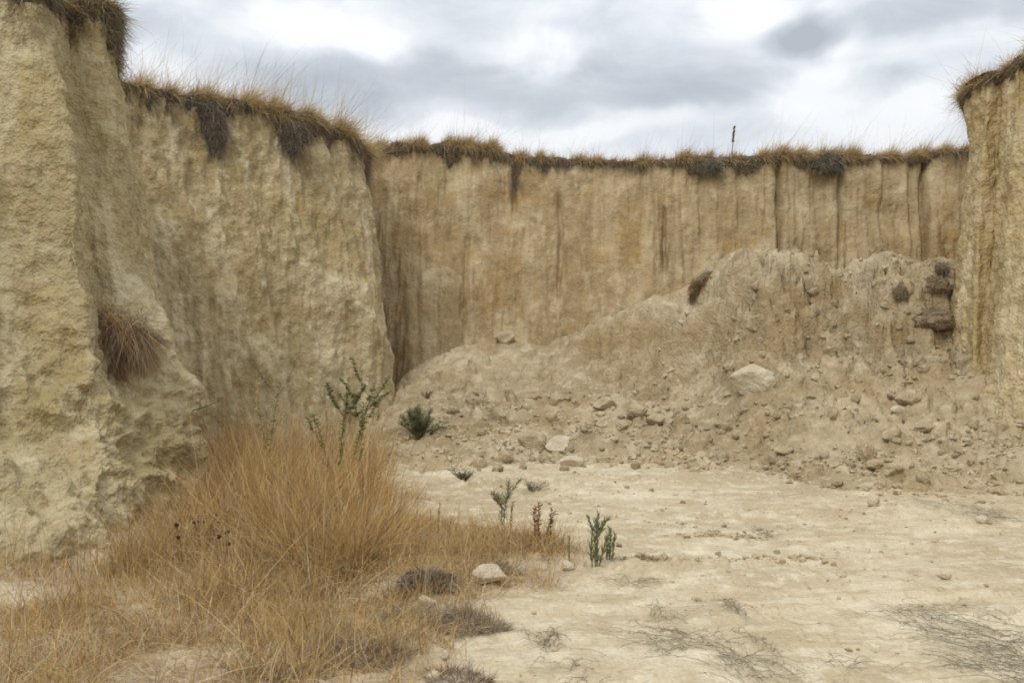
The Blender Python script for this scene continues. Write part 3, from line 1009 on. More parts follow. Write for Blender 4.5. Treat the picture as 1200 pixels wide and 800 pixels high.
# ------------------------------------------------------------------ turf edge on every cliff: matted roots, hanging strands, grass on top
def turf(crest_c, depth_uv, label_name, r, bulge=0.10, grass_h=0.22, grass_n=900, root_n=1300, gmix=None, rmix=None, tall=0.0, stepm=0.03, rows=14, umin=-60, umax=1290, hump=0.09):
    c = crest_c
    Y = np.maximum(c[:, 1], 0.3)
    u = 600 + F * c[:, 0] / Y
    sel = np.where((c[:, 1] > 4) & (u > umin) & (u < umax))[0]
    c = c[sel[0]:sel[-1] + 1]
    d = np.concatenate([[0], np.cumsum(np.linalg.norm(np.diff(c, axis=0), axis=1))])
    n = int(d[-1] / stepm)
    s = np.linspace(0, d[-1], n)
    c = np.stack([np.interp(s, d, c[:, k]) for k in range(3)], -1)
    cs = smooth_axis(c, 8, 0)
    tg = np.gradient(cs, axis=0)
    nv = np.stack([tg[:, 1], -tg[:, 0]], -1)
    nv /= np.linalg.norm(nv, axis=1)[:, None]
    nv = smooth_axis(nv, 20, 0)
    nv /= np.linalg.norm(nv, axis=1)[:, None]
    if ((PIT_C - cs[:, :2]) * nv).sum() < 0:
        nv = -nv
    uu = 600 + F * c[:, 0] / c[:, 1]
    dep = np.interp(uu, [p[0] for p in depth_uv], [p[1] for p in depth_uv])
    n1 = fbm(c, 2.2, 4, 0.6, off=80.0)
    n2 = fbm(c, 0.9, 3, off=90.0)
    dep = dep * np.clip(1 + 1.7 * n1, 0.25, 2.2)
    bl = bulge * np.clip(1 + 1.2 * n2 + 0.5 * n1, 0.2, 2)
    hp = hump * np.clip(1 + 2.2 * n2 + 0.8 * n1, -0.3, 2.6)
    one = np.ones(n)
    prof = [(-0.42 * one, 0.02 * one - 0.05), (-0.30 * one, 0.3 * hp), (-0.18 * one, 0.75 * hp), (-0.06 * one, hp), (0.25 * bl, 0.85 * hp), (0.75 * bl, 0.4 * hp), (1.0 * bl, -0.08 * dep), (1.05 * bl, -0.3 * dep),
            (0.85 * bl, -0.55 * dep), (0.62 * bl, -0.78 * dep), (0.35 * bl, -0.95 * dep), (0.0 * bl, -1.06 * dep), (-0.08 * one, -1.02 * dep)]
    off = np.array([p[0] for p in prof])
    zz = np.array([p[1] for p in prof])
    tt = np.linspace(0, len(prof) - 1, 36)
    O = np.array([np.interp(tt, np.arange(len(prof)), off[:, i]) for i in range(n)]).T
    Z = np.array([np.interp(tt, np.arange(len(prof)), zz[:, i]) for i in range(n)]).T
    G = np.empty((len(tt), n, 3))
    G[..., 0] = c[None, :, 0] + nv[None, :, 0] * O
    G[..., 1] = c[None, :, 1] + nv[None, :, 1] * O
    G[..., 2] = c[None, :, 2] + Z
    q = 0.035 * fbm(G, 5.0, 4, 0.65, off=3.0)
    f1, f2, cid = worley(G, 9.0)
    q = q + 0.035 * np.clip(0.5 - f1, 0, 1) * 2 * cid - 0.01
    env = sstep(0, 3, tt)[:, None] * sstep(len(prof) - 1, len(prof) - 3, tt)[:, None]
    G[..., 0] += nv[None, :, 0] * q * env
    G[..., 1] += nv[None, :, 1] * q * env
    G[..., 2] += q * 0.7 * env
    sod = mesh_np('turf_edge', G.reshape(-1, 3), quads=grid_quads(len(tt), n), mat=M_SOD)
    tag(sod, kind='stuff')
    Ltot = d[-1]
    # matted roots and dead stalks hanging over the edge
    nr = int(root_n * Ltot)
    bag = Bag()
    ci = r.integers(0, n, nr)
    ri = r.integers(12, 33, nr)
    P = G[ri, ci]
    out = np.concatenate([nv[ci], np.zeros((nr, 1))], 1)
    dirs = out * (0.35 + 0.5 * r.random((nr, 1))) + np.array([0, 0, -1.0]) * (r.random((nr, 1)) * 1.3 - 0.25) + r.normal(size=(nr, 3)) * 0.45
    ln = (0.03 + 0.10 * r.random(nr) ** 2) * np.clip(dep[ci] / 0.3, 0.6, 1.7)
    bag.strands(P, dirs, ln, np.full(nr, 0.005), 0.3 + 0.5 * r.random(nr), r, pal(rmix or {'root': 6, 'grey': 1.2, 'brown': 1.5, 'olive': 1}, nr, r), wob=0.3)
    ro = bag.build('hanging_grass', M_STRAND, origin=(0, 0, 0))
    tag(ro, kind='stuff')
    # grass growing on top and flopping over
    ng = int(grass_n * Ltot)
    bag = Bag()
    ci = r.integers(0, n, ng)
    clump = np.clip(0.55 + 2.4 * fbm(c, 3.2, 3, 0.6, off=33.0), 0.10, 2.0)
    keep = r.random(ng) < clump[ci] / 1.4
    ci = ci[keep]
    ng = len(ci)
    ri = r.integers(2, 18, ng)
    P = G[ri, ci] - np.array([0, 0, 0.01])
    back = r.random(ng) < 0.5
    P[back, 0] -= nv[ci[back], 0] * r.random(back.sum()) * 0.7
    P[back, 1] -= nv[ci[back], 1] * r.random(back.sum()) * 0.7
    out = np.concatenate([nv[ci], np.zeros((ng, 1))], 1)
    front = np.clip((ri - 8) / 9.0, 0, 1)[:, None]
    lean = np.array([0.25, 0.0, 0.0])
    dirs = np.array([0, 0, 1.0]) * (1 - 0.75 * front) + out * (0.15 + 0.8 * front) + lean + r.normal(size=(ng, 3)) * 0.28
    ln = grass_h * (0.35 + 0.9 * r.random(ng) ** 1.5) * (0.6 + 0.5 * clump[ci])
    tl = r.random(ng) < 0.010 + tall
    ln[tl] *= 2.4
    droop = np.where(tl, 0.05, 0.15 + 0.9 * r.random(ng) * (0.3 + front[:, 0]))
    bag.strands(P, dirs, ln, np.where(tl, 0.0036, 0.0050), droop, r, pal(gmix or {'straw': 5, 'gold': 3, 'brown': 1.3, 'olive': 1.2}, ng, r), wob=0.18)
    gr = bag.build('crest_grass', M_STRAND)
    tag(gr, kind='stuff')
    return G, c, nv


r1 = np.random.default_rng(101)
TN = turf(GN[-1], [(-60, 0.34), (0, 0.38), (45, 0.42), (60, 0.30), (80, 0.44), (135, 0.42), (160, 0.3)], 'near', r1, bulge=0.05, grass_h=0.24, grass_n=3600, root_n=3600, umin=-80, umax=137, stepm=0.02,
          gmix={'olive': 4, 'brown': 2.4, 'straw': 1.5, 'gold': 1, 'root': 1}, rmix={'root': 4, 'olive': 4, 'brown': 2, 'grey': 1})
TM = turf(GM[-1], [(120, 0.40), (145, 0.52), (200, 0.50), (228, 0.60), (240, 1.0), (262, 1.0), (274, 0.60), (300, 0.55), (330, 0.66), (345, 0.85), (356, 0.60), (372, 0.30), (400, 0.34), (430, 0.34), (445, 0.2)], 'mid', r1,
          bulge=0.06, grass_h=0.36, grass_n=7000, root_n=3000, umin=60, umax=446, tall=0.11, hump=0.07,
          gmix={'straw': 8, 'gold': 1.6, 'brown': 1, 'olive': 1.2}, rmix={'root': 4, 'grey': 2.5, 'brown': 1.5, 'straw': 0.6})
TF = turf(GF[-1], [(405, 0.26), (440, 0.24), (480, 0.20), (520, 0.28), (560, 0.26), (598, 0.34), (607, 0.52), (616, 0.24), (740, 0.22), (860, 0.20), (950, 0.17), (985, 0.25), (1010, 0.17), (1080, 0.18), (1190, 0.16)], 'far', r1,
          bulge=0.05, grass_h=0.29, grass_n=7000, root_n=1500, umin=405, umax=1165, tall=0.022, hump=0.07,
          gmix={'straw': 8, 'gold': 1.6, 'brown': 1.2, 'olive': 1.4}, rmix={'root': 3, 'grey': 2, 'brown': 2.5, 'straw': 1})
TR = turf(GR[-1], [(1120, 0.12), (1150, 0.14), (1200, 0.15), (1290, 0.15)], 'right', r1, bulge=0.05, grass_h=0.26, grass_n=4200, root_n=1800, umin=1132, umax=1290, tall=0.008, stepm=0.02,
          gmix={'straw': 3, 'gold': 3, 'olive': 2, 'brown': 1}, rmix={'root': 2, 'brown': 3, 'olive': 2, 'grey': 1})

# ------------------------------------------------------------------ dry grass on the floor of the pit
r2 = np.random.default_rng(202)


def scatter_xy(n, x0, x1, y0, y1, dens, r):
    x = r.uniform(x0, x1, n)
    y = r.uniform(y0, y1, n)
    k = r.random(n) < dens(x, y)
    return x[k], y[k]


def field(name, n, dens, box, h, w, mix, spread, droop, r, sink=0.01):
    x, y = scatter_xy(n, *box, dens, r)
    m = len(x)
    z = surf_z(x, y) - sink
    bag = Bag()
    ln = h[0] + (h[1] - h[0]) * r.random(m) ** 2
    dirs = rdir(m, r, spread)
    bag.strands(np.stack([x, y, z], -1), dirs, ln, w * (0.7 + 0.6 * r.random(m)), droop * (0.4 + 1.2 * r.random(m)), r, pal(mix, m, r), wob=0.25)
    o = bag.build(name, M_STRAND)
    return tag(o, kind='stuff')


def nz2(x, y, s, off):
    return fbm(np.stack([x, y, 0 * x], -1), s, 4, 0.6, off=off)


def in_view(x, y):
    return np.abs(x / y) < 0.54


field('dry_grass', 150000, lambda x, y: litter_mask(x, y) * in_view(x, y) * np.clip(0.40 + 3.2 * nz2(x, y, 1.5, 3.0), 0.04, 1) * np.clip(sstep(-0.43 * y + 0.1, -0.31 * y + 0.1, x) + sstep(6.6, 5.4, y) * 0.8, 0.22, 1), (-4.6, 0.4, 4.2, 11.0), (0.06, 0.38), 0.0036, {'straw': 4.5, 'gold': 2.6, 'brown': 1.7, 'grey': 0.8}, 0.75, 0.35, r2)
field('dry_grass', 110000, lambda x, y: litter_mask(x, y) * in_view(x, y) * np.clip(0.36 + 3.0 * nz2(x, y, 1.8, 8.0), 0.04, 1), (-4.6, 0.5, 4.2, 9.5), (0.03, 0.14), 0.0036, {'straw': 2.6, 'brown': 2.2, 'grey': 2.6, 'rust': 0.7}, 2.4, 0.25, r2)
# fallen straw lying every way
field('dry_grass', 16000, lambda x, y: litter_mask(x, y) * in_view(x, y) * np.clip(0.5 + 1.5 * nz2(x, y, 1.2, 18.0), 0.05, 1), (-3.6, 0.3, 4.3, 8.5), (0.12, 0.42), 0.0036, {'straw': 5, 'gold': 2}, 1.6, 0.30, r2)
# tall golden stand behind the tussocks
field('dry_grass', 26000, lambda x, y: in_view(x, y) * sstep(-0.33 * y - 0.1, -0.27 * y - 0.1, x) * sstep(-0.05, 0.25, nz2(x, y, 1.2, 5.0) + 0.16) * sstep(-0.115 * y + 0.05, -0.15 * y, x), (-3.9, -0.7, 7.0, 13.4), (0.20, 1.05), 0.0042, {'gold': 3, 'straw': 3.5, 'brown': 1.6, 'rust': 0.5}, 0.42, 0.40, r2)
# thin brown stalks on the earth foot of the near cliff
field('dry_grass', 4500, lambda x, y: in_view(x, y) * sstep(0.0, 0.2, nz2(x, y, 1.3, 35.0)), (-3.9, -1.6, 5.2, 7.6), (0.15, 0.60), 0.0036, {'gold': 2, 'straw': 2, 'brown': 2.5}, 0.25, 0.2, r2)
# mid-height tangle in front of the left cliff foot and below the stand
field('dry_grass', 26000, lambda x, y: litter_mask(x, y) * in_view(x, y) * sstep(0.02, 0.22, nz2(x, y, 1.5, 44.0)) * sstep(-0.44 * y, -0.36 * y, x) * sstep(-0.85, -1.15, x), (-3.6, -0.5, 4.9, 8.6), (0.16, 0.60), 0.0038, {'gold': 2.6, 'straw': 4, 'brown': 1.8, 'rust': 0.6}, 0.55, 0.40, r2)
# low reddish strip that runs out to the white stone and the upright green plants
def strip_d(x, y):
    yc = np.interp(x, [-0.9, -0.2, 0.3, 0.75], [7.2, 7.25, 7.45, 7.65])
    return 0.75 * np.exp(-((y - yc) / 0.32) ** 2) * sstep(0.85, 0.45, x) * np.clip(0.55 + 1.6 * nz2(x, y, 2.5, 6.0), 0.08, 1)
field('dry_grass', 14000, strip_d, (-1.0, 0.85, 6.3, 8.4), (0.08, 0.34), 0.0042, {'gold': 3, 'straw': 2.4, 'brown': 2, 'rust': 1.4}, 0.45, 0.3, r2)
# sparse wisps on the bare floor and at the foot of the mound
field('sparse_grass', 9000, lambda x, y: sstep(0.22, 0.42, nz2(x, y, 1.9, 14.0)) * in_view(x, y), (-0.5, 6.5, 4.3, 12.5), (0.02, 0.09), 0.0036, {'grey': 3, 'straw': 2, 'brown': 2, 'greygreen': 1}, 2.2, 0.3, r2)


def tussock(u, Y, n, h, rad, mix, lab, spread=0.30, droop=0.22, group=None, lean=(0.05, -0.05), name='grass_tussock', w=0.0046):
    r = np.random.default_rng(int(u * 7 + Y * 131))
    p = on_ground(u, Y)
    a = r.random(n) * 2 * math.pi
    q = rad * np.sqrt(r.random(n))
    x, y = p[0] + q * np.cos(a), p[1] + q * np.sin(a)
    roots = np.stack([x, y, surf_z(x, y) - 0.015], -1)
    dirs = np.stack([np.cos(a) * q / rad * spread * 1.5 + lean[0], np.sin(a) * q / rad * spread * 1.5 + lean[1], np.ones(n)], -1) + r.normal(size=(n, 3)) * spread * 1.35
    n = int(n * 0.62)
    roots, dirs = roots[:n], dirs[:n]
    ln = h * (0.22 + 0.90 * r.random(n) ** 1.5)
    bag = Bag()
    bag.strands(roots, dirs, ln, np.full(n, w * 0.85) * (0.7 + 0.6 * r.random(n)), droop * (0.1 + 3.2 * r.random(n) ** 1.6), r, pal(mix, n, r, 0.22), wob=0.32, prof=(1.0, 0.9, 0.7, 0.45, 0.0))
    # dead thatch round the foot
    m = n
    a = r.random(m) * 2 * math.pi
    q = rad * 1.5 * np.sqrt(r.random(m))
    x, y = p[0] + q * np.cos(a), p[1] + q * np.sin(a)
    bag.strands(np.stack([x, y, surf_z(x, y) + 0.005], -1), rdir(m, r, 1.8), h * (0.12 + 0.2 * r.random(m)), np.full(m, w), 0.25 + 0.3 * r.random(m), r, pal({'brown': 3, 'grey': 1.5, 'straw': 1.5}, m, r), wob=0.3)
    o = bag.build(name, M_STRAND, origin=p)
    return tag(o, lab, 'grass', group)


GG = 'golden tussocks in front of the left cliffs'
gm = {'gold': 4, 'straw': 3.5, 'brown': 2, 'rust': 0.4}
for (u, Y, n, h, rad, lab, kw) in [
    (385, 6.85, 2300, 0.90, 0.26, 'largest orange gold grass tussock, tallest and nearest of the stand at left', {}),
    (430, 6.95, 1300, 0.66, 0.20, 'orange gold tussock fanning right against the largest one', {'lean': (0.30, -0.1), 'spread': 0.38}),
    (335, 6.9, 1500, 0.80, 0.20, 'orange gold tussock fanning left against the largest one', {'lean': (-0.22, -0.1), 'spread': 0.36}),
    (385, 6.35, 1100, 0.46, 0.22, 'short drooping tussock at the front foot of the largest one', {'lean': (0.0, -0.25), 'spread': 0.6}),
    (235, 7.9, 1300, 0.70, 0.24, 'ragged tussock on the left slope of the stand close to the buttress', {'spread': 0.36}),
    (446, 7.5, 1300, 0.62, 0.20, 'golden tussock at the right edge of the tall grass, leaning towards the bare floor', {'lean': (0.12, -0.05)}),
    (318, 7.7, 1900, 0.90, 0.22, 'dense golden tussock just left of the largest orange one', {}),
    (262, 8.9, 1500, 0.95, 0.20, 'reddish gold tussock against the foot of the near left buttress', {'mix': {'gold': 3, 'brown': 2.5, 'rust': 1.2}}),
    (360, 8.8, 1500, 0.98, 0.24, 'golden tussock behind the largest one, below the leafy green weed', {}),
    (415, 9.6, 1300, 0.80, 0.22, 'pale golden tussock at the foot of the middle cliff corner', {}),
    (300, 10.0, 1400, 1.10, 0.24, 'golden tussock at the back of the stand under the middle cliff', {}),
    (160, 6.9, 700, 0.62, 0.16, 'thin upright brown gold tussock in front of the near left cliff foot', {'mix': {'gold': 2, 'straw': 2, 'brown': 2}, 'spread': 0.16}),
    (215, 7.3, 800, 0.50, 0.20, 'loose straw tussock between the cliff foot and the tall golden stand', {'mix': {'gold': 2, 'straw': 3, 'brown': 2}}),
    (285, 6.2, 800, 0.48, 0.22, 'short straw tussock low in front of the tall golden stand', {'mix': {'gold': 2, 'straw': 4, 'brown': 1}, 'spread': 0.45}),
    (440, 5.9, 700, 0.32, 0.18, 'small spreading brown tussock below the largest golden one', {'mix': {'gold': 1.5, 'straw': 2, 'brown': 3}, 'spread': 0.6}),
    (545, 7.25, 420, 0.34, 0.12, 'low gold tuft just behind the large white stone', {'spread': 0.4}),
    (632, 7.5, 380, 0.30, 0.11, 'low gold tuft between the two white stones', {'spread': 0.4}),
]:
    tussock(u, Y, n, h, rad, kw.get('mix', gm), lab, spread=kw.get('spread', 0.26), lean=kw.get('lean', (0.04, -0.05)), group=GG)

for (u, v, h, rad, n, mix, lab) in [
    (548, 738, 0.13, 0.17, 1500, {'grey': 4, 'brown': 1, 'straw': 1}, 'grey brittle cushion weed above the small chalk pebble'),
    (478, 725, 0.12, 0.16, 1200, {'grey': 3, 'straw': 2}, 'pale grey cushion weed left of the small chalk pebble'),
    (420, 775, 0.12, 0.18, 1300, {'grey': 4, 'brown': 2}, 'grey brown cushion weed at the lower edge, below the golden stand'),
    (590, 672, 0.14, 0.08, 420, {'greygreen': 3, 'grey': 2}, 'small dark grey green weed at the right end of the large white stone'),
    (752, 655, 0.06, 0.12, 380, {'brown': 2, 'rust': 1.5, 'grey': 2}, 'flat brown withered weed right of the upright green plants'),
    (535, 800, 0.10, 0.14, 700, {'grey': 3, 'rust': 1, 'brown': 2}, 'grey and rust cushion weed at the bottom edge beside bare floor'),
    (330, 790, 0.10, 0.18, 900, {'grey': 3, 'straw': 2, 'brown': 1}, 'greyish dead cushion weed at the bottom edge under the golden stand'),
]:
    r = np.random.default_rng(int(u))
    p = hit(u, v)
    bag = Bag()
    a = r.random(n) * 2 * math.pi
    q = rad * np.sqrt(r.random(n))
    x, y = p[0] + q * np.cos(a) * 1.3, p[1] + q * np.sin(a)
    roots = np.stack([x, y, surf_z(x, y) - 0.005 + h * 0.5 * r.random(n) * (1 - (q / rad) ** 2)], -1)
    dirs = np.stack([np.cos(a) * q / rad * 1.2, np.sin(a) * q / rad * 1.2, np.full(n, 0.6)], -1) + r.normal(size=(n, 3)) * 0.55
    bag.strands(roots, dirs, h * (0.25 + 0.5 * r.random(n)), np.full(n, 0.0045), 0.1 * np.ones(n), r, pal(mix, n, r), wob=0.3)
    tag(bag.build('cushion_weed', M_STRAND, origin=p), lab, 'weed', 'low dead weeds at the edge of the grass')

# ------------------------------------------------------------------ stones and clods
import bmesh


def ico(sub):
    bm = bmesh.new()
    bmesh.ops.create_icosphere(bm, subdivisions=sub, radius=1.0)
    V = np.array([v.co[:] for v in bm.verts])
    T = np.array([[v.index for v in f.verts] for f in bm.faces])
    bm.free()
    return V, T


ICO = {s: ico(s) for s in (1, 2, 3, 4, 5)}


def stone_shape(sub, dims, seed, cuts=9, rough=0.10, flat=0.55):
    r = np.random.default_rng(seed)
    V, T = ICO[sub]
    V = V.copy()
    for _ in range(cuts):
        nrm = r.normal(size=3)
        nrm /= np.linalg.norm(nrm)
        dd = r.uniform(0.55, 0.9)
        k = V @ nrm
        over = np.clip(k - dd, 0, None)
        V = V - nrm[None, :] * over[:, None] * 0.88
    V = V * (1 + rough * 1.3 * fbm(V, 1.2, 3, off=seed * 1.7)[:, None] + rough * 0.8 * fbm(V, 4.0, 4, 0.65, off=seed * 2.1)[:, None])
    V = V / np.abs(V).max(0)
    return V * np.array(dims) / 2, T


_stone_cache = {}


def stone(name, p, dims, label, cat, mat, seed, rotz=0.0, tilt=(0, 0), sink=0.3, sub=4, group=None, cuts=9, rough=0.10):
    V, T = stone_shape(sub, dims, seed, cuts, rough)
    o = mesh_np(name, V, tris=T, mat=mat)
    o.location = (p[0], p[1], p[2] + dims[2] * (0.5 - sink))
    o.rotation_euler = (tilt[0], tilt[1], rotz)
    return tag(o, label, cat, group)


def px(w, Y):
    return w / F * Y


NAMED = [
    (887, 462, 60, 36, 1.0, 'boulder', 'large flat topped pale boulder resting on the mound slope', M_ROCKW, 5, 0.12),
    (660, 530, 46, 18, 1.0, 'rock', 'wide flat white rock at the foot of the mound, upper of the pair', M_ROCKW, 4, 0.2),
    (671, 547, 30, 14, 1.0, 'rock', 'smaller white rock just below the wide flat one at the mound foot', M_ROCKW, 4, 0.2),
    (625, 528, 38, 26, 1.0, 'rock', 'dull earthy rock left of the wide flat white one', M_ROCK, 4, 0.3),
    (590, 540, 30, 14, 1.0, 'rock', 'low crumbly rock at the left corner of the mound foot', M_ROCK, 4, 0.3),
    (560, 548, 26, 12, 1.0, 'rock', 'low brown rock at the left end of the mound foot line', M_ROCK, 4, 0.3),
    (594, 402, 30, 16, 1.0, 'rock', 'grey rock on top of the mound against the back cliff', M_ROCK, 4, 0.3),
    (573, 690, 47, 23, 0.8, 'stone', 'largest white stone lying at the edge of the dry grass', M_ROCKW, 5, 0.10),
    (665, 669, 18, 11, 0.8, 'stone', 'small white stone near the foot of the upright green plants', M_ROCKW, 4, 0.1),
    (500, 711, 26, 14, 0.9, 'stone', 'pale half buried stone below the dark root clump', M_ROCKW, 4, 0.3),
    (522, 775, 13, 13, 0.9, 'stone', 'tiny bright chalk pebble among the grey cushion weeds', M_ROCKW, 3, 0.1),
    (508, 797, 26, 10, 0.9, 'stone', 'flat chalk piece at the bottom edge under the tiny pebble', M_ROCKW, 3, 0.3),
    (554, 700, 9, 9, 0.9, 'stone', 'rounded rust stained pebble at the left end of the largest white stone', M_ROCK, 3, 0.1),
    (711, 480, 32, 15, 1.0, 'rock', 'wide pale clod on the mound, highest of the row left of the boulder', M_ROCK, 4, 0.2),
    (747, 491, 28, 13, 1.0, 'rock', 'pale wedge shaped clod in the row left of the boulder', M_ROCK, 4, 0.2),
    (768, 498, 26, 13, 1.0, 'rock', 'pale angular clod at the right end of the row left of the boulder', M_ROCK, 4, 0.2),
    (732, 503, 24, 10, 1.0, 'rock', 'low flat clod just under the wedge shaped one', M_ROCK, 4, 0.2),
    (651, 475, 17, 11, 1.0, 'rock', 'small round clod on the left slope above the white rocks, upper one', M_ROCK, 3, 0.2),
    (647, 494, 18, 12, 1.0, 'rock', 'small round clod on the left slope above the white rocks, lower one', M_ROCK, 3, 0.2),
    (765, 478, 20, 9, 1.0, 'rock', 'small flat clod above the angular one on the mound', M_ROCK, 3, 0.2),
    (1068, 474, 34, 18, 1.0, 'rock', 'pale rounded rock high on the slope near the right cliff', M_ROCK, 4, 0.2),
    (1057, 484, 22, 9, 1.0, 'rock', 'thin slab rock just below the rounded one near the right cliff', M_ROCKW, 3, 0.2),
    (1089, 508, 36, 13, 1.0, 'rock', 'long tilted brown rock below the foot of the right cliff', M_ROCK, 4, 0.15),
    (1017, 540, 28, 24, 1.0, 'rock', 'blunt pale rock standing in the right part of the mound foot', M_ROCK, 4, 0.2),
    (1046, 516, 26, 12, 1.0, 'rock', 'flat clod between the blunt pale rock and the long tilted one', M_ROCK, 3, 0.2),
    (1027, 553, 20, 12, 1.0, 'rock', 'pale lump at the very foot of the mound under the blunt rock', M_ROCK, 3, 0.2),
    (1047, 558, 26, 15, 1.0, 'rock', 'broad lump at the very foot of the mound right of the pale lump', M_ROCK, 3, 0.2),
    (922, 534, 24, 11, 1.0, 'rock', 'pale crumbly rock at the mound foot below the boulder', M_ROCK, 3, 0.2),
    (980, 497, 14, 12, 1.0, 'rock', 'small brown clod on the slope to the right of the boulder', M_ROCK, 3, 0.2),
    (889, 382, 26, 16, 1.0, 'rock', 'pale clod jutting from the steep face above the boulder', M_MOUND, 4, 0.5),
    (1026, 593, 17, 10, 1.0, 'stone', 'single pale stone on the floor right in front of the mound', M_ROCKW, 3, 0.2),
    (1153, 613, 16, 9, 1.0, 'stone', 'small white stone by the dark twigs at the right of the floor', M_ROCKW, 3, 0.2),
    (1108, 680, 16, 10, 1.0, 'stone', 'lone pale stone on the bare floor at right', M_ROCKW, 3, 0.2),
    (1185, 718, 46, 9, 1.0, 'stone', 'broad flat pale slab sunk in the floor at the right edge', M_ROCKW, 4, 0.6),
]
for i, (u, v, w, h, dp, nm, lab, mat, sub, sink) in enumerate(NAMED):
    p = hit(u, v)
    Y = p[1]
    dims = (px(w, Y), px(w, Y) * 0.8 * dp, px(h, Y) / (1 - sink * 0.7) * 1.05)
    rr = np.random.default_rng(i + 40)
    tl = (0.0, 0.0)
    if 'tilted' in lab:
        tl = (0.1, -0.4)
    if nm == 'boulder':
        tl = (0.18, 0.05)
    stone(nm, p + np.array([0, dims[1] * 0.3, 0.0]), dims, lab, 'boulder' if nm == 'boulder' else 'rock', mat, 60 + i, rotz=rr.uniform(-0.3, 0.3), tilt=tl, sink=sink, sub=sub, cuts=10, rough=0.10 if mat is M_ROCKW else 0.18)

# loose clods: a dozen shapes, copied
protos = []
for i in range(12):
    rr = np.random.default_rng(300 + i)
    V, T = stone_shape(3, (1.0, rr.uniform(0.6, 1.0), rr.uniform(0.45, 0.8)), 400 + i, cuts=8, rough=0.2)
    o = mesh_np('clod', V, tris=T, mat=M_ROCK)
    protos.append(o)
r3 = np.random.default_rng(303)
zones = [
    (60, (3.0, 6.2), (10.6, 13.6), 'small crumbly clod among many on the slope under the right cliff', 'clods on the slope under the right cliff'),
    (70, (0.7, 3.3), (12.4, 14.8), 'small crumbly clod among many around and left of the large boulder', 'clods around the boulder'),
    (40, (-1.1, 0.8), (12.2, 15.8), 'small crumbly clod among many on the left flank of the mound', 'clods on the left flank of the mound'),
    (45, (0.2, 5.0), (6.6, 11.5), 'small loose crumb of earth on the flat floor of the pit', 'crumbs scattered over the floor'),
]
first = list(protos)
mpro = []
for i in range(8):
    rr = np.random.default_rng(700 + i)
    V, T = stone_shape(4, (1.0, rr.uniform(0.7, 1.0), rr.uniform(0.6, 0.95)), 800 + i, cuts=7, rough=0.32)
    mpro.append(mesh_np('clod', V, tris=T, mat=M_ROCK))
mfirst = list(mpro)
r33 = np.random.default_rng(334)
k = 0
while k < 62:
    x = r33.uniform(2.9, 6.5) if k < 22 else r33.uniform(4.2, 6.5)
    ry_ = np.interp(x, rx, RID[:, 2])
    y = ry_ - r33.uniform(0.15, 1.7)
    z = float(surf_z(np.array([x]), np.array([y]))[0])
    sz = 0.12 + 0.34 * r33.random() ** 1.8
    o = mfirst.pop() if mfirst else mpro[int(r33.integers(0, 8))].copy()
    if o.name not in C.objects:
        C.objects.link(o)
    o.location = (x, y + 0.15 * sz, z - 0.10 * sz)
    o.scale = (sz, sz, sz)
    o.rotation_euler = (r33.uniform(-0.5, 0.5), r33.uniform(-0.5, 0.5), r33.uniform(0, 6.28))
    tag(o, 'rounded earth clod among many stuck in the steep upper face of the mound', 'clod', 'clods in the steep upper face of the mound')
    k += 1
for (n, xr, yr_, lab, grp) in zones:
    k = 0
    while k < n:
        x, y = r3.uniform(*xr), r3.uniform(*yr_)
        if abs(x / y) > 0.50:
            continue
        z = float(surf_z(np.array([x]), np.array([y]))[0])
        s = (0.06 + 0.16 * r3.random() ** 2.2) * (0.42 if 'floor' in grp else 1.0)
        if first:
            o = first.pop()
        else:
            o = protos[int(r3.integers(0, len(protos)))].copy()
            C.objects.link(o)
        o.location = (x, y, z + s * 0.12)
        o.scale = (s, s, s)
        o.rotation_euler = (r3.uniform(-0.4, 0.4), r3.uniform(-0.4, 0.4), r3.uniform(0, 6.28))
        tag(o, lab, 'clod', grp)
        k += 1

# rubble too fine to count
r4 = np.random.default_rng(404)


def rubble(name, n, xr, yr_, dens, smin, smax, mat, r, power=3.0):
    x = r.uniform(xr[0], xr[1], n)
    y = r.uniform(yr_[0], yr_[1], n)
    k = (r.random(n) < dens(x, y)) & in_view(x, y)
    x, y = x[k], y[k]
    m = len(x)
    V0, T0 = ICO[1]
    s = smin + (smax - smin) * r.random(m) ** power
    A = V0[None] * (1 + 0.28 * r.normal(size=(m, len(V0), 1)))
    A = A * (np.array([1, 1, 0.7]) * (0.7 + 0.6 * r.random((m, 1, 3))))
    th = r.random(m) * 6.28
    cx = A[..., 0] * np.cos(th)[:, None] - A[..., 1] * np.sin(th)[:, None]
    cy = A[..., 0] * np.sin(th)[:, None] + A[..., 1] * np.cos(th)[:, None]
    A = np.stack([cx, cy, A[..., 2]], -1) * s[:, None, None] * 0.5
    A += np.stack([x, y, surf_z(x, y) + s * 0.12], -1)[:, None, :]
    T = (T0[None] + (np.arange(m) * len(V0))[:, None, None]).reshape(-1, 3)
    o = mesh_np(name, A.reshape(-1, 3), tris=T, mat=mat, smooth=False)
    return tag(o, kind='stuff')


def mound_dens(x, y):
    toe = np.interp(x, TOE[:, 0], TOE[:, 1])
    return np.clip(0.25 + 1.6 * nz2(x, y, 1.4, 9.0), 0.05, 1) * sstep(toe - 0.5, toe + 0.1, y) * (0.35 + 0.65 * np.exp(-((y - toe - 0.8) / 1.2) ** 2))


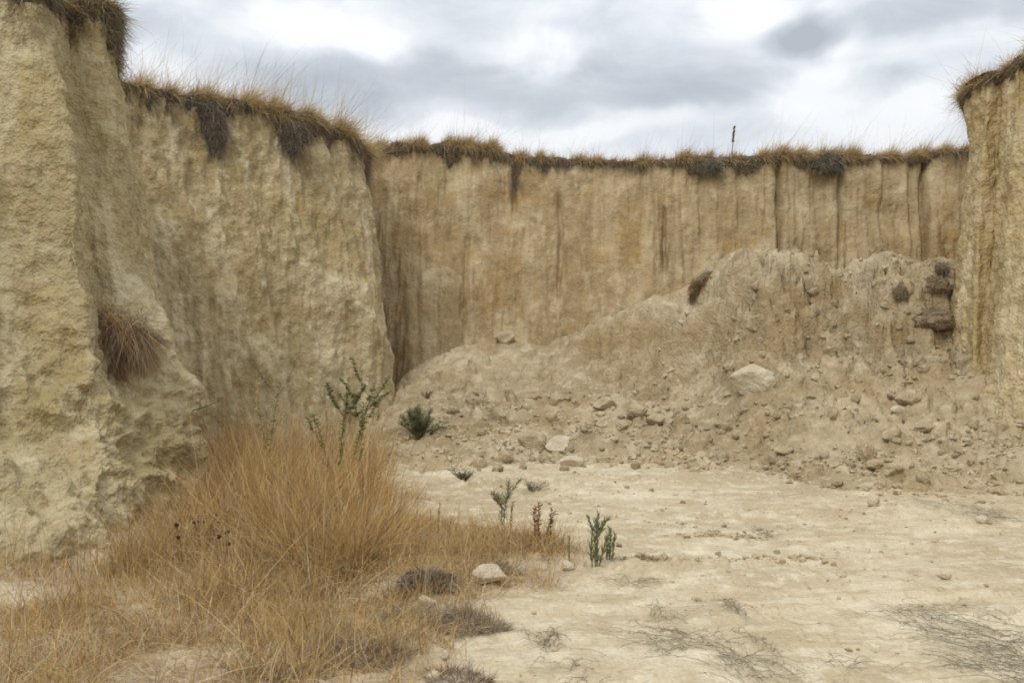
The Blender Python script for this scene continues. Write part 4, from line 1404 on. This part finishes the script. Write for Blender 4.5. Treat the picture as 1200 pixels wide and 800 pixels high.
rubble('rubble', 30000, (-1.8, 6.5), (9.8, 16.0), mound_dens, 0.018, 0.11, M_ROCK, r4)
rubble('rubble', 9000, (-0.9, 6.0), (4.3, 12.6), lambda x, y: np.clip(0.08 + 1.5 * nz2(x, y, 1.2, 29.0), 0.03, 0.9) * (1 - litter_mask(x, y)), 0.008, 0.04, M_ROCK, r4, 3.5)
def crust(x, y):
    yr = np.interp(x, [0.9, 1.6, 2.6, 3.2], [7.0, 7.25, 7.5, 7.45])
    a = np.exp(-((y - yr) / 0.10) ** 2) * sstep(1.3, 1.7, x) * sstep(2.6, 2.2, x) * np.clip(0.4 + 2.5 * nz2(x, y, 2.5, 4.0), 0.05, 1)
    b = np.exp(-(((x - 1.72) / 0.28) ** 2 + ((y - 8.3) / 0.12) ** 2))
    c = np.exp(-(((x - 0.98) / 0.25) ** 2 + ((y - 7.35) / 0.12) ** 2))
    return np.clip(a + b + c, 0, 1) * 0.8
rubble('rubble', 9000, (0.6, 3.3), (6.6, 8.8), crust, 0.012, 0.07, M_ROCK, r4, 2.5)

# ------------------------------------------------------------------ root clumps, hanging tufts
def root_clump(name, p, dims, label, cat, seed, n=1800, mix=None, down=0.6, out=(0, -1, 0), ln=(0.05, 0.16), tilt=(0, 0), gravity=0.4, grass=None, w=0.005, sod=True, nvw=0.45, roty=0.0):
    r = np.random.default_rng(seed)
    root = empty(name, p)
    root.rotation_euler = (0, roty, 0)
    V, T = stone_shape(4, dims, seed, cuts=3, rough=0.30)
    V = V * (1 + 0.28 * fbm(V / max(dims), 9.0, 3, 0.6, off=seed)[:, None])
    if sod:
        b = mesh_np('root_ball', V, tris=T, mat=M_CLUMP if name == 'turf_clump' else M_SOD, parent=root)
    k = r.integers(0, len(V), n)
    nv = V[k] / (np.array(dims) / 2)
    nv /= np.linalg.norm(nv, axis=1)[:, None]
    dirs = nv * nvw + np.array([0, 0, -down]) + np.array(out) * 0.3 + r.normal(size=(n, 3)) * 0.65
    bag = Bag()
    bag.strands(V[k] * 0.97, dirs, ln[0] + (ln[1] - ln[0]) * r.random(n) ** 2, np.full(n, w), gravity * (0.5 + r.random(n)), r, pal(mix or {'root': 4, 'brown': 2, 'grey': 1}, n, r), wob=0.3)
    bag.build('roots', M_STRAND, parent=root)
    if grass:
        m, mix2, l2, d2, g2 = grass
        k = np.where(V[:, 2] > -0.1 * dims[2])[0]
        k = r.choice(k, m)
        bag = Bag()
        dd = np.tile(np.array(d2, float), (m, 1)) + r.normal(size=(m, 3)) * 0.3
        bag.strands(V[k] * 0.96, dd, l2 * (0.4 + 0.7 * r.random(m)), np.full(m, w), g2 * (0.5 + r.random(m)), r, pal(mix2, m, r), wob=0.2)
        bag.build('grass_blades', M_STRAND, parent=root)
    tag(root, label, cat)
    return root


p, nn = cliff_pt(GN, NN, 142, 400)
root = root_clump('hanging_tuft', p + nn * 0.0, (0.66, 0.30, 0.40), 'big shaggy brown grass tuft hanging on the ledge of the near left cliff', 'grass', 11, n=3800, mix={'root': 5, 'brown': 2.5, 'rust': 0.6, 'grey': 1.5}, down=0.7, ln=(0.05, 0.22), gravity=0.7, w=0.0045, nvw=0.5, roty=0.12)
r = np.random.default_rng(112)
bag = Bag()
m = 1500
tx = r.random(m)
P = np.stack([-0.36 + 0.66 * tx, -0.10 - 0.10 * r.random(m), 0.24 - 0.10 * tx + 0.05 * r.normal(size=m)], -1)
dd = np.stack([0.55 + 0.5 * r.normal(size=m), -0.45 - 0.3 * r.random(m), 0.25 + 0.4 * r.normal(size=m)], -1)
bag.strands(P, dd, 0.16 + 0.34 * r.random(m), np.full(m, 0.0045), 0.5 + 0.9 * r.random(m), r, pal({'brown': 3, 'gold': 1.2, 'root': 2.5, 'straw': 0.6}, m, r), wob=0.35, prof=(1.0, 0.9, 0.7, 0.45, 0.0))
bag.build('grass_blades', M_STRAND, parent=root)
bag = Bag()
m = 1300
P = np.stack([-0.28 + 0.36 * r.random(m), -0.16 - 0.05 * r.random(m), -0.05 - 0.12 * r.random(m)], -1)
dd = np.stack([0.25 + 0.3 * r.normal(size=m), -0.3 + 0.2 * r.normal(size=m), -0.8 + 0.2 * r.normal(size=m)], -1)
bag.strands(P, dd, 0.15 + 0.28 * r.random(m), np.full(m, 0.0045), 0.3 + 0.3 * r.random(m), r, pal({'brown': 3, 'root': 2, 'gold': 1, 'rust': 0.6}, m, r), wob=0.3)
bag.build('trailing_stalks', M_STRAND, parent=root)
p, nn = cliff_pt(GN, NN, 183, 398)
root_clump('hanging_tuft', p + nn * 0.07, (0.26, 0.2, 0.14), 'small dark curly tuft at the right end of the ledge on the near left cliff', 'grass', 12, n=1500, mix={'root': 4, 'grey': 1, 'brown': 1.5}, down=0.2, ln=(0.04, 0.12), w=0.0045, gravity=0.2)
for k_, (u, v, w_, h_, lab) in enumerate([(966, 190, 38, 26, 'grey green bushy tuft hanging just under the turf of the back cliff'),
                                         (832, 194, 24, 18, 'dark green grey clump in the turf edge below the tall dock stalk')]):
    p, nn = cliff_pt(GF, NF, u, v)
    root_clump('hanging_tuft', p + nn * 0.08, (px(w_, 20), 0.3, px(h_, 20)), lab, 'shrub', 20 + k_, n=1500, mix={'greygreen': 2, 'grey': 2.5, 'root': 2}, down=0.3, ln=(0.05, 0.18), w=0.008)
p, nn = cliff_pt(GM, NM, 250, 146)
root_clump('hanging_tuft', p + nn * 0.03, (0.50, 0.22, 1.0), 'long dark beard of roots hanging from the turf of the middle cliff', 'roots', 31, n=3800, mix={'root': 5, 'grey': 1.2}, down=1.0, ln=(0.06, 0.25), w=0.0065)
p, nn = cliff_pt(GM, NM, 338, 160)
root_clump('hanging_tuft', p + nn * 0.03, (0.62, 0.2, 0.60), 'smaller dark root beard on the middle cliff, right of the long one', 'roots', 32, n=2600, mix={'root': 5, 'grey': 1}, down=0.9, ln=(0.05, 0.2), w=0.0065)

p = hit(500, 697)
root_clump('root_clump', p + np.array([0, 0.08, 0.05]), (0.36, 0.24, 0.17), 'dark lump of matted roots at the grass edge left of the largest white stone', 'roots', 41, n=2200, mix={'root': 4, 'grey': 2}, down=0.2, ln=(0.03, 0.10), w=0.004)
for k_, (u, v, w_, h_, lab, mx2) in enumerate([
    (1094, 384, 72, 34, 'dark turf slab slumped on the mound beside the right cliff', {'root': 2, 'grey': 1, 'brown': 3, 'straw': 0.6}),
    (1096, 348, 46, 26, 'upper dark turf lump near the mound top beside the right cliff', {'root': 2, 'brown': 3}),
    (1104, 318, 24, 18, 'little dark tuft on the mound top touching the right cliff', {'root': 3, 'grey': 1.5}),
    (1057, 364, 22, 30, 'narrow dark turf lump left of the slumped slab', {'root': 3, 'brown': 2}),
]):
    p = hit(u, v)
    root_clump('turf_clump', p + np.array([0, 0.04, px(h_, p[1]) * 0.2]), (px(w_, p[1]) * 0.9, px(w_, p[1]) * 0.7, px(h_, p[1]) * 0.9), lab, 'turf', 50 + k_, n=700, mix=mx2, down=0.9, ln=(0.02, 0.09), w=0.005, gravity=0.6)
p = hit(829, 322)
root_clump('turf_clump', p + np.array([0, 0.05, -0.03]), (0.74, 0.30, 0.13), 'brown turf scrap draped over the smooth nose of the mound ridge', 'turf', 61, n=2600, mix={'brown': 4, 'root': 1, 'gold': 1}, down=0.8, ln=(0.04, 0.16), w=0.005, roty=-0.55)
p = hit(812, 355)
root_clump('turf_clump', p + np.array([0, 0.06, 0]), (0.12, 0.16, 0.40), 'thin brown strip of hanging roots below the turf scrap on the ridge nose', 'turf', 62, n=1200, mix={'brown': 4, 'root': 1}, down=1.0, ln=(0.04, 0.14), w=0.005)
p = hit(1065, 350)
stone('rock', p + np.array([0, 0.1, 0.02]), (0.36, 0.34, 0.34), 'round yellowish lump between the dark turf lumps near the mound top', 'rock', M_MOUND, 71, sub=4, sink=0.3, rough=0.2)

# ------------------------------------------------------------------ living plants
def curve_pts(p0, d0, ln, r, bend=0.15, n=9, up=0.0):
    d = np.array(d0, float)
    d /= np.linalg.norm(d)
    pts = [np.array(p0, float)]
    k = r.normal(size=3) * bend
    for i in range(n - 1):
        d = d + k / n + np.array([0, 0, up / n]) + r.normal(size=3) * bend * 0.12
        d /= np.linalg.norm(d)
        pts.append(pts[-1] + d * ln / (n - 1))
    return np.array(pts)


def leaves_on(bag, pts, n, ll, lw, r, mix, t0=0.1, t1=1.0, out=1.0, up=0.6, droop=0.2, prof=(0.25, 0.9, 1.0, 0.6, 0.0)):
    t = t0 + (t1 - t0) * (np.arange(n) + 0.5) / n
    i = t * (len(pts) - 1)
    k = np.clip(i.astype(int), 0, len(pts) - 2)
    f = (i - k)[:, None]
    P = pts[k] * (1 - f) + pts[k + 1] * f
    tg = pts[k + 1] - pts[k]
    tg /= np.linalg.norm(tg, axis=1)[:, None]
    a = np.arange(n) * 2.4 + r.random(n) * 0.6
    s = np.stack([np.cos(a), np.sin(a), 0 * a], -1)
    dirs = s * out + tg * up + r.normal(size=(n, 3)) * 0.15
    sz = (0.65 + 0.5 * r.random(n))
    bag.strands(P, dirs, ll * sz, lw * sz, np.full(n, droop), r, pal(mix, n, r), prof=prof, wob=0.1, face=np.tile([0.0, 0.0, 1.0], (n, 1)) + r.normal(size=(n, 3)) * 0.5)


def upright_weed(p, stems, label, mix, leaf, name='upright_weed', scol=(0.17, 0.175, 0.08), seed=1, cat='plant', lp=None, srad=0.004):
    """stems: list of (dx, dy, height, tilt_x, leaf count, branches)"""
    r = np.random.default_rng(seed)
    root = empty(name, p)
    for (dx, dy, h, tx, nl, br) in stems:
        st, lf = Bag(), Bag()
        pts = curve_pts((dx, dy, -0.02), (tx, r.uniform(-0.1, 0.1), 1), h, r, bend=0.22, up=0.15)
        st.tube(pts, np.linspace(srad, srad * 0.4, len(pts)), scol)
        leaves_on(lf, pts, nl, leaf[0], leaf[1], r, mix, **(lp or {}))
        for b in range(br):
            k = int(r.integers(len(pts) // 2, len(pts) - 1))
            bp = curve_pts(pts[k], (r.choice([-1, 1]) * 0.7, r.uniform(-0.4, 0.4), 0.9), h * 0.38, r, bend=0.3, n=6, up=0.5)
            st.tube(bp, np.linspace(srad * 0.6, srad * 0.3, 6), scol, sides=5)
            leaves_on(lf, bp, max(4, nl // 2), leaf[0] * 0.8, leaf[1] * 0.8, r, mix, **(lp or {}))
        st.build('stem', M_LEAF, parent=root)
        lf.build('foliage', M_LEAF, parent=root)
    tag(root, label, cat)
    return root


narrow = dict(out=0.45, up=0.9, droop=0.05)
p = hit(698, 664)
upright_weed(p, [(0, 0, 0.34, -0.05, 70, 3), (0.02, 0.02, 0.27, 0.25, 40, 0), (-0.02, 0.0, 0.30, -0.12, 44, 0), (0.01, 0.0, 0.39, 0.0, 50, 1)], 'taller upright green plant with branching tips at the edge of the bare floor', {'green': 2, 'greygreen': 2}, (0.055, 0.010), seed=71, lp=narrow, srad=0.005)
p = hit(714, 657)
upright_weed(p, [(0, 0, 0.24, 0.05, 60, 0), (0.02, 0.01, 0.21, 0.10, 50, 0), (-0.015, 0, 0.19, -0.05, 40, 0)], 'shorter bushy upright green plant just right of the branching one', {'green': 3, 'greygreen': 1}, (0.045, 0.010), seed=72, lp=narrow)
p = hit(590, 630)
upright_weed(p, [(0, 0, 0.47, 0.02, 80, 4), (0.0, 0.02, 0.36, -0.15, 40, 1)], 'green plant with a spreading feathery top, left of the dry brown dock', {'greygreen': 3, 'green': 1.5}, (0.06, 0.009), seed=73, lp=dict(out=0.7, up=0.8, droop=0.08, t0=0.35))
p = hit(598, 632)
upright_weed(p, [(0, 0, 0.30, 0.02, 40, 0)], 'thin dark green stalk right beside the feathery topped plant', {'green': 2, 'olive': 2}, (0.035, 0.008), seed=74, lp=narrow)
p = hit(513, 625)
upright_weed(p, [(0, 0, 0.26, 0.0, 26, 0)], 'thin olive stalk at the right edge of the tall grass', {'olive': 3, 'greygreen': 1}, (0.03, 0.007), seed=75, lp=narrow)
p = hit(524, 628)
upright_weed(p, [(0, 0, 0.18, 0.05, 20, 0)], 'shorter olive stalk next to the thin one by the tall grass', {'olive': 3, 'brown': 1}, (0.03, 0.007), seed=76, lp=narrow)
p = hit(667, 660)
upright_weed(p, [(0, 0, 0.20, 0.0, 30, 0)], 'small dark green sprig between the small white stone and the branching plant', {'green': 2, 'olive': 1}, (0.03, 0.008), seed=77, lp=narrow)
p = hit(628, 645)
upright_weed(p, [(0, 0, 0.33, -0.12, 26, 0), (0.02, 0, 0.36, 0.05, 30, 1), (0.05, 0.02, 0.30, 0.15, 24, 0), (0.09, 0, 0.32, 0.1, 20, 0)], 'dry rust brown dock with curled leaves in the low grass strip', {'rust': 3, 'brown': 2}, (0.05, 0.016), name='dry_dock', scol=(0.24, 0.13, 0.07), seed=78, lp=dict(out=0.5, up=0.7, droop=0.35, t0=0.3))
# leafy weeds in front of the middle cliff
p = on_ground(396, 9.6)
upright_weed(p, [(0, 0, 1.05, -0.02, 150, 4), (0.08, 0.05, 1.15, 0.10, 140, 4), (0.16, 0.0, 0.95, 0.12, 110, 3), (-0.05, 0.0, 0.85, -0.06, 90, 1)], 'tall dark green leafy weed rising from the golden grass before the middle cliff', {'green': 3, 'olive': 0.7}, (0.050, 0.024), name='leafy_weed', seed=81, lp=dict(out=0.9, up=0.4, droop=0.25, t0=0.3), srad=0.006)
p = on_ground(312, 9.9)
upright_weed(p, [(0, 0, 1.15, 0.02, 60, 2), (0.05, 0.02, 0.9, 0.0, 30, 1)], 'slender sparse green weed left of the tall leafy one, before the middle cliff', {'green': 2, 'olive': 1.5}, (0.045, 0.020), name='leafy_weed', seed=82, lp=dict(out=0.9, up=0.4, droop=0.25, t0=0.4), srad=0.005)
p, nn = cliff_pt(GN, NN, 228, 478)
r = np.random.default_rng(83)
root = empty('cliff_twig', p)
st, lf = Bag(), Bag()
pts = curve_pts((0, 0, 0), (1.0, -0.1, 0.25), 0.36, r, bend=0.25, up=0.1)
st.tube(pts, np.linspace(0.005, 0.002, len(pts)), (0.07, 0.06, 0.04))
leaves_on(lf, pts, 26, 0.035, 0.016, r, {'green': 2, 'olive': 1}, out=0.8, up=0.5)
st.build('stem', M_LEAF, parent=root)
lf.build('foliage', M_LEAF, parent=root)
tag(root, 'dark leafy twig sticking out sideways from the near left buttress', 'twig')
# tall blond oat stalks over the golden stand
for (u, Y, h, tx, lab) in [(275, 8.6, 1.45, 0.42, 'long pale oat stalk leaning right across the middle cliff from the golden stand'), (345, 8.9, 1.30, 0.10, 'pale oat stalk standing above the golden grass beside the slender green weed'), (300, 9.2, 1.25, -0.02, 'pale oat stalk with drooping yellow spikelets under the middle cliff, leftmost one')]:
    r = np.random.default_rng(int(u * 3))
    p = on_ground(u, Y)
    root = empty('oat_stalk', p)
    st, lf = Bag(), Bag()
    pts = curve_pts((0, 0, -0.02), (tx, 0, 1), h, r, bend=0.2, n=12)
    st.tube(pts, np.linspace(0.003, 0.0014, 12), (0.50, 0.38, 0.17), sides=5)
    leaves_on(lf, pts, 30, 0.045, 0.007, r, {'straw': 3, 'gold': 1}, t0=0.72, out=0.8, up=0.2, droop=0.7)
    st.build('stem', M_LEAF, parent=root)
    lf.build('seed_head', M_LEAF, parent=root)
    tag(root, lab, 'grass')
# dry seed heads with dark knobs at the foot of the near cliff
for (u, v, h, lab) in [(214, 655, 0.32, 'dry stalk with two dark round seed heads before the near cliff foot'), (262, 668, 0.34, 'dry stalk with a single dark knob right of the two headed one'), (240, 610, 0.30, 'dry branched stalk with many tiny dark knobs against the buttress foot')]:
    r = np.random.default_rng(int(u))
    p = on_ground(u, 1885 / (v + 50 - 400) if v < 640 else 1885 / (v + 25 - 400))
    root = empty('seed_stalk', p)
    st, kn = Bag(), Bag()
    V0, T0 = ICO[2]
    for b in range(3 if 'two' in lab else 2 if 'single' in lab else 9):
        pts = curve_pts((r.uniform(-.02, .02), 0, -0.01), (r.uniform(-0.3, 0.3), r.uniform(-0.2, 0.2), 1), h * r.uniform(0.75, 1.05), r, bend=0.25, n=7)
        st.tube(pts, np.linspace(0.0025, 0.0015, 7), (0.20, 0.12, 0.07), sides=5)
        kr = 0.013 if h > 0.31 else 0.008
        kn.add(V0 * kr * (1 + 0.25 * r.normal(size=(len(V0), 1))) + pts[-1], None, T0, np.tile((0.09, 0.035, 0.03), (len(V0), 1)))
    st.build('stem', M_STRAND, parent=root)
    kn.build('seed_head', M_STRAND, parent=root)
    tag(root, lab, 'dry flower')


def bush(p, dims, label, mix, seed, n=1800, name='green_bush', ll=0.07, lw=0.008, cat='bush', ns=26):
    r = np.random.default_rng(seed)
    root = empty(name, p)
    st, lf = Bag(), Bag()
    for i in range(ns):
        a = r.random() * 6.28
        q = 0.15 + 0.85 * r.random()
        tip = np.array([math.cos(a) * dims[0] / 2 * q, math.sin(a) * dims[1] / 2 * q, dims[2] * (1.05 - 0.6 * q * q) * r.uniform(0.7, 1.1)])
        ln = np.linalg.norm(tip)
        pts = curve_pts((r.normal() * 0.02, r.normal() * 0.02, -0.02), tip + np.array([0, 0, 0.1]), ln, r, bend=0.25, n=7)
        st.tube(pts, np.linspace(0.004, 0.0015, 7), (0.14, 0.13, 0.08), sides=5)
        leaves_on(lf, pts, n // ns, ll, lw, r, mix, t0=0.2, out=0.75, up=0.6, droop=0.12)
    st.build('stem', M_LEAF, parent=root)
    lf.build('foliage', M_LEAF, parent=root)
    return tag(root, label, cat)


p = hit(492, 514, 12.0)
bush(p, (0.86, 0.6, 0.44), 'fine leaved blue green bush at the left foot of the mound', {'green': 3, 'greygreen': 2, 'olive': 0.5}, 91, n=4200, ns=44)
p = hit(545, 563)
bush(p, (0.55, 0.3, 0.10), 'flat grey green weed mat on the floor below the left end of the mound', {'greygreen': 2, 'grey': 2}, 92, n=700, name='weed_mat', ll=0.04, cat='weed', ns=16)
p = hit(500, 468, 14.0)
bush(p, (0.30, 0.2, 0.12), 'small reddish withered weed on the mound above the blue green bush', {'rust': 2, 'brown': 1, 'greygreen': 1}, 93, n=220, name='withered_weed', ll=0.035, cat='weed', ns=10)
p = hit(625, 575)
bush(p, (0.45, 0.3, 0.10), 'grey thin weed lying on the floor between mound foot and feathery plant', {'grey': 2, 'greygreen': 1}, 94, n=260, name='withered_weed', ll=0.04, cat='weed', ns=12)


# sprawling prostrate weeds on the bare floor
def sprawl(u, v, wu, depth, label, mix, seed, n=26, leafn=10, h=0.035, toward=None, name='sprawling_weed', rad=0.0018, scol=(0.31, 0.28, 0.205)):
    r = np.random.default_rng(seed)
    p = hit(u, v)
    root = empty(name, p)
    hw = px(wu, p[1]) / 2
    st, lf = Bag(), Bag()
    for i in range(n):
        if toward is None:
            a = r.random() * 2 * math.pi
        else:
            a = toward + r.normal() * 0.30 + (math.pi if r.random() < 0.25 else 0)
        ln = r.uniform(0.25, 1.15)
        ox, oy = r.normal() * hw * 0.35, r.normal() * depth * 0.4
        m = 10
        t = np.linspace(0, 1, m)
        wv = 0.12 * np.sin(t * r.uniform(2, 5) + r.random() * 6) * t
        ex = p[0] + ox + (np.cos(a) * t - np.sin(a) * wv) * ln * hw
        ey = p[1] + oy + (np.sin(a) * t + np.cos(a) * wv) * ln * depth
        ez = surf_z(ex, ey) + 0.006 + h * np.sin(t * math.pi * 0.9) * r.uniform(0.2, 1.0) + h * 0.3 * t
        pts = np.stack([ex, ey, ez], -1) - p
        st.tube(pts, np.linspace(rad, rad * 0.5, m), scol, sides=4)
        leaves_on(lf, pts, leafn, 0.020, 0.0035, r, mix, out=0.6, up=0.5, droop=0.1)
    st.build('stem', M_LEAF, parent=root)
    lf.build('foliage', M_LEAF, parent=root)
    return tag(root, label, 'weed', 'sprawling weeds on the bare floor')


GGm = {'greygreen': 3, 'grey': 2, 'green': 0.6}
GRm = {'grey': 3, 'brown': 1.5}
for (u, v, wu, dp, lab, mix, sd_, n_, tw, ln_) in [
    (800, 752, 130, 0.30, 'grey green sprawling weed at the bottom centre of the bare floor, upper patch', GGm, 1, 46, 3.0, 12),
    (862, 772, 120, 0.34, 'dark green trailing weed just below the bottom centre patch', GGm, 2, 46, -0.8, 12),
    (1160, 748, 150, 0.40, 'large dense grey green sprawling weed in the lower right corner', GGm, 3, 80, 2.95, 14),
    (1185, 785, 150, 0.30, 'second sprawling weed below the dense one in the lower right corner', GGm, 4, 60, 2.8, 12),
    (1085, 730, 90, 0.25, 'thin twiggy weed left of the dense corner weed', GRm, 5, 26, 2.4, 6),
    (640, 752, 55, 0.16, 'small dark grey tuft flat on the floor right of the cushion weeds', GRm, 6, 34, None, 8),
    (735, 684, 70, 0.14, 'thin greenish twig lying on the floor below the upright green plants', GGm, 7, 14, -0.25, 10),
    (893, 626, 36, 0.20, 'small brown dead tuft on the middle of the floor', {'brown': 2, 'grey': 2}, 8, 26, None, 6),
    (770, 715, 40, 0.12, 'little brown withered sprout on the floor below the twig', {'brown': 2, 'rust': 1, 'grey': 1}, 9, 12, None, 6),
    (858, 712, 44, 0.16, 'wispy grey brown tuft in front of the crusty ridge of clods', {'brown': 2, 'grey': 2}, 10, 24, None, 5),
    (1170, 606, 66, 0.50, 'dark twiggy weed at the foot of the slope by the right edge', {'grey': 2, 'olive': 1, 'brown': 1}, 11, 40, 2.9, 6),
    (1100, 590, 60, 0.40, 'faint grey weed trail left of the dark twiggy one at the slope foot', {'grey': 2, 'brown': 1}, 12, 16, 3.0, 5),
    (680, 790, 90, 0.20, 'thin brown twigs scattered at the bottom edge of the floor', {'brown': 2, 'grey': 2}, 13, 16, 0.3, 4),
    (985, 780, 90, 0.16, 'faint grey stems across the floor between the two green patches', {'grey': 3}, 14, 12, 0.1, 4),
]:
    sprawl(u, v, wu, dp * 1.5, lab, mix, 900 + sd_, n=int(n_ * 0.9), toward=tw, leafn=ln_)
# a dead twig lying at the lower left
bag = Bag()
p = hit(40, 738)
r = np.random.default_rng(5)
tw = np.array([(-0.35, -0.05, 0.02), (-0.15, 0.02, 0.05), (0.05, 0.05, 0.07), (0.25, 0.12, 0.10), (0.36, 0.15, 0.14)])
bag.tube(tw, [0.006, 0.005, 0.005, 0.004, 0.002], (0.10, 0.07, 0.05))
tag(bag.build('fallen_twig', M_STRAND, origin=p), 'dark bare twig lying on the ground in the lower left corner', 'twig')


# plants standing on the crest
def crest_pt(T, u, back=0.15):
    G, c, nv = T
    uu = 600 + F * c[:, 0] / c[:, 1]
    k = int(np.argmin(np.abs(uu - u)))
    return np.array([c[k, 0] - nv[k, 0] * back, c[k, 1] - nv[k, 1] * back, G[9, k, 2] - 0.02])


r = np.random.default_rng(55)
p = crest_pt(TF, 859)
root = empty('dock_stalk', p)
st, lf = Bag(), Bag()
pts = curve_pts((0, 0, 0), (0.03, 0, 1), 0.62, r, bend=0.05)
st.tube(pts, np.linspace(0.009, 0.005, len(pts)), (0.09, 0.05, 0.035))
leaves_on(lf, pts, 170, 0.055, 0.02, r, {'root': 2, 'rust': 1}, t0=0.5, out=0.45, up=0.8)
st.build('stem', M_LEAF, parent=root)
lf.build('seed_head', M_LEAF, parent=root)
tag(root, 'tall dark brown dock stalk standing alone on the back cliff edge', 'plant')
for (T_, u, h, tx, n, lab) in [(TM, 252, 1.15, 0.42, 16, 'tall pale feather grass plume leaning right on the middle cliff edge'), (TM, 166, 0.9, -0.30, 2, 'thin grass stem with a dark spikelet on the middle cliff edge beside the near cliff'),
                              (TM, 235, 0.55, -0.1, 5, 'short pale grass plume left of the tall feather grass'), (TM, 325, 0.45, 0.1, 4, 'sparse pale stalks on the middle cliff edge right of the feather grass'),
                              (TF, 505, 0.35, 0.3, 5, 'small leaning tuft of pale stalks on the left part of the back cliff edge'), (TF, 735, 0.40, 0.0, 5, 'wispy stalks on the back cliff edge left of the dock stalk'),
                              (TF, 1040, 0.35, 0.5, 8, 'wind bent grass tuft on the right part of the back cliff edge'), (TF, 1090, 0.45, 0.1, 6, 'wispy weed on the back cliff edge next to the right cliff'),
                              (TR, 1182, 0.36, -0.2, 9, 'bare twiggy weed on top of the right cliff')]:
    r = np.random.default_rng(int(u) + 9)
    p = crest_pt(T_, u)
    bag = Bag()
    for i in range(n):
        pts = curve_pts((r.normal() * 0.03, r.normal() * 0.03, -0.02), (tx + r.normal() * 0.10, r.normal() * 0.1, 1), h * r.uniform(0.65, 1.0), r, bend=0.18, n=9)
        dk = 'dark' in lab or 'twiggy' in lab or 'weed' in lab
        pk = 1.7 if 'plume' in lab else 1.0
        bag.tube(pts, np.linspace(0.005, 0.0022, 9) * pk, (0.22, 0.17, 0.11) if dk else (0.66, 0.54, 0.32), sides=5)
        leaves_on(bag, pts, 26 if not dk else 8, 0.06 * pk, 0.010 * pk, r, {'root': 1, 'grey': 2} if dk else {'straw': 3}, t0=0.62 if not dk else 0.8, out=0.35, up=0.9, droop=0.2)
    tag(bag.build('crest_plant', M_LEAF, origin=p), lab, 'grass')
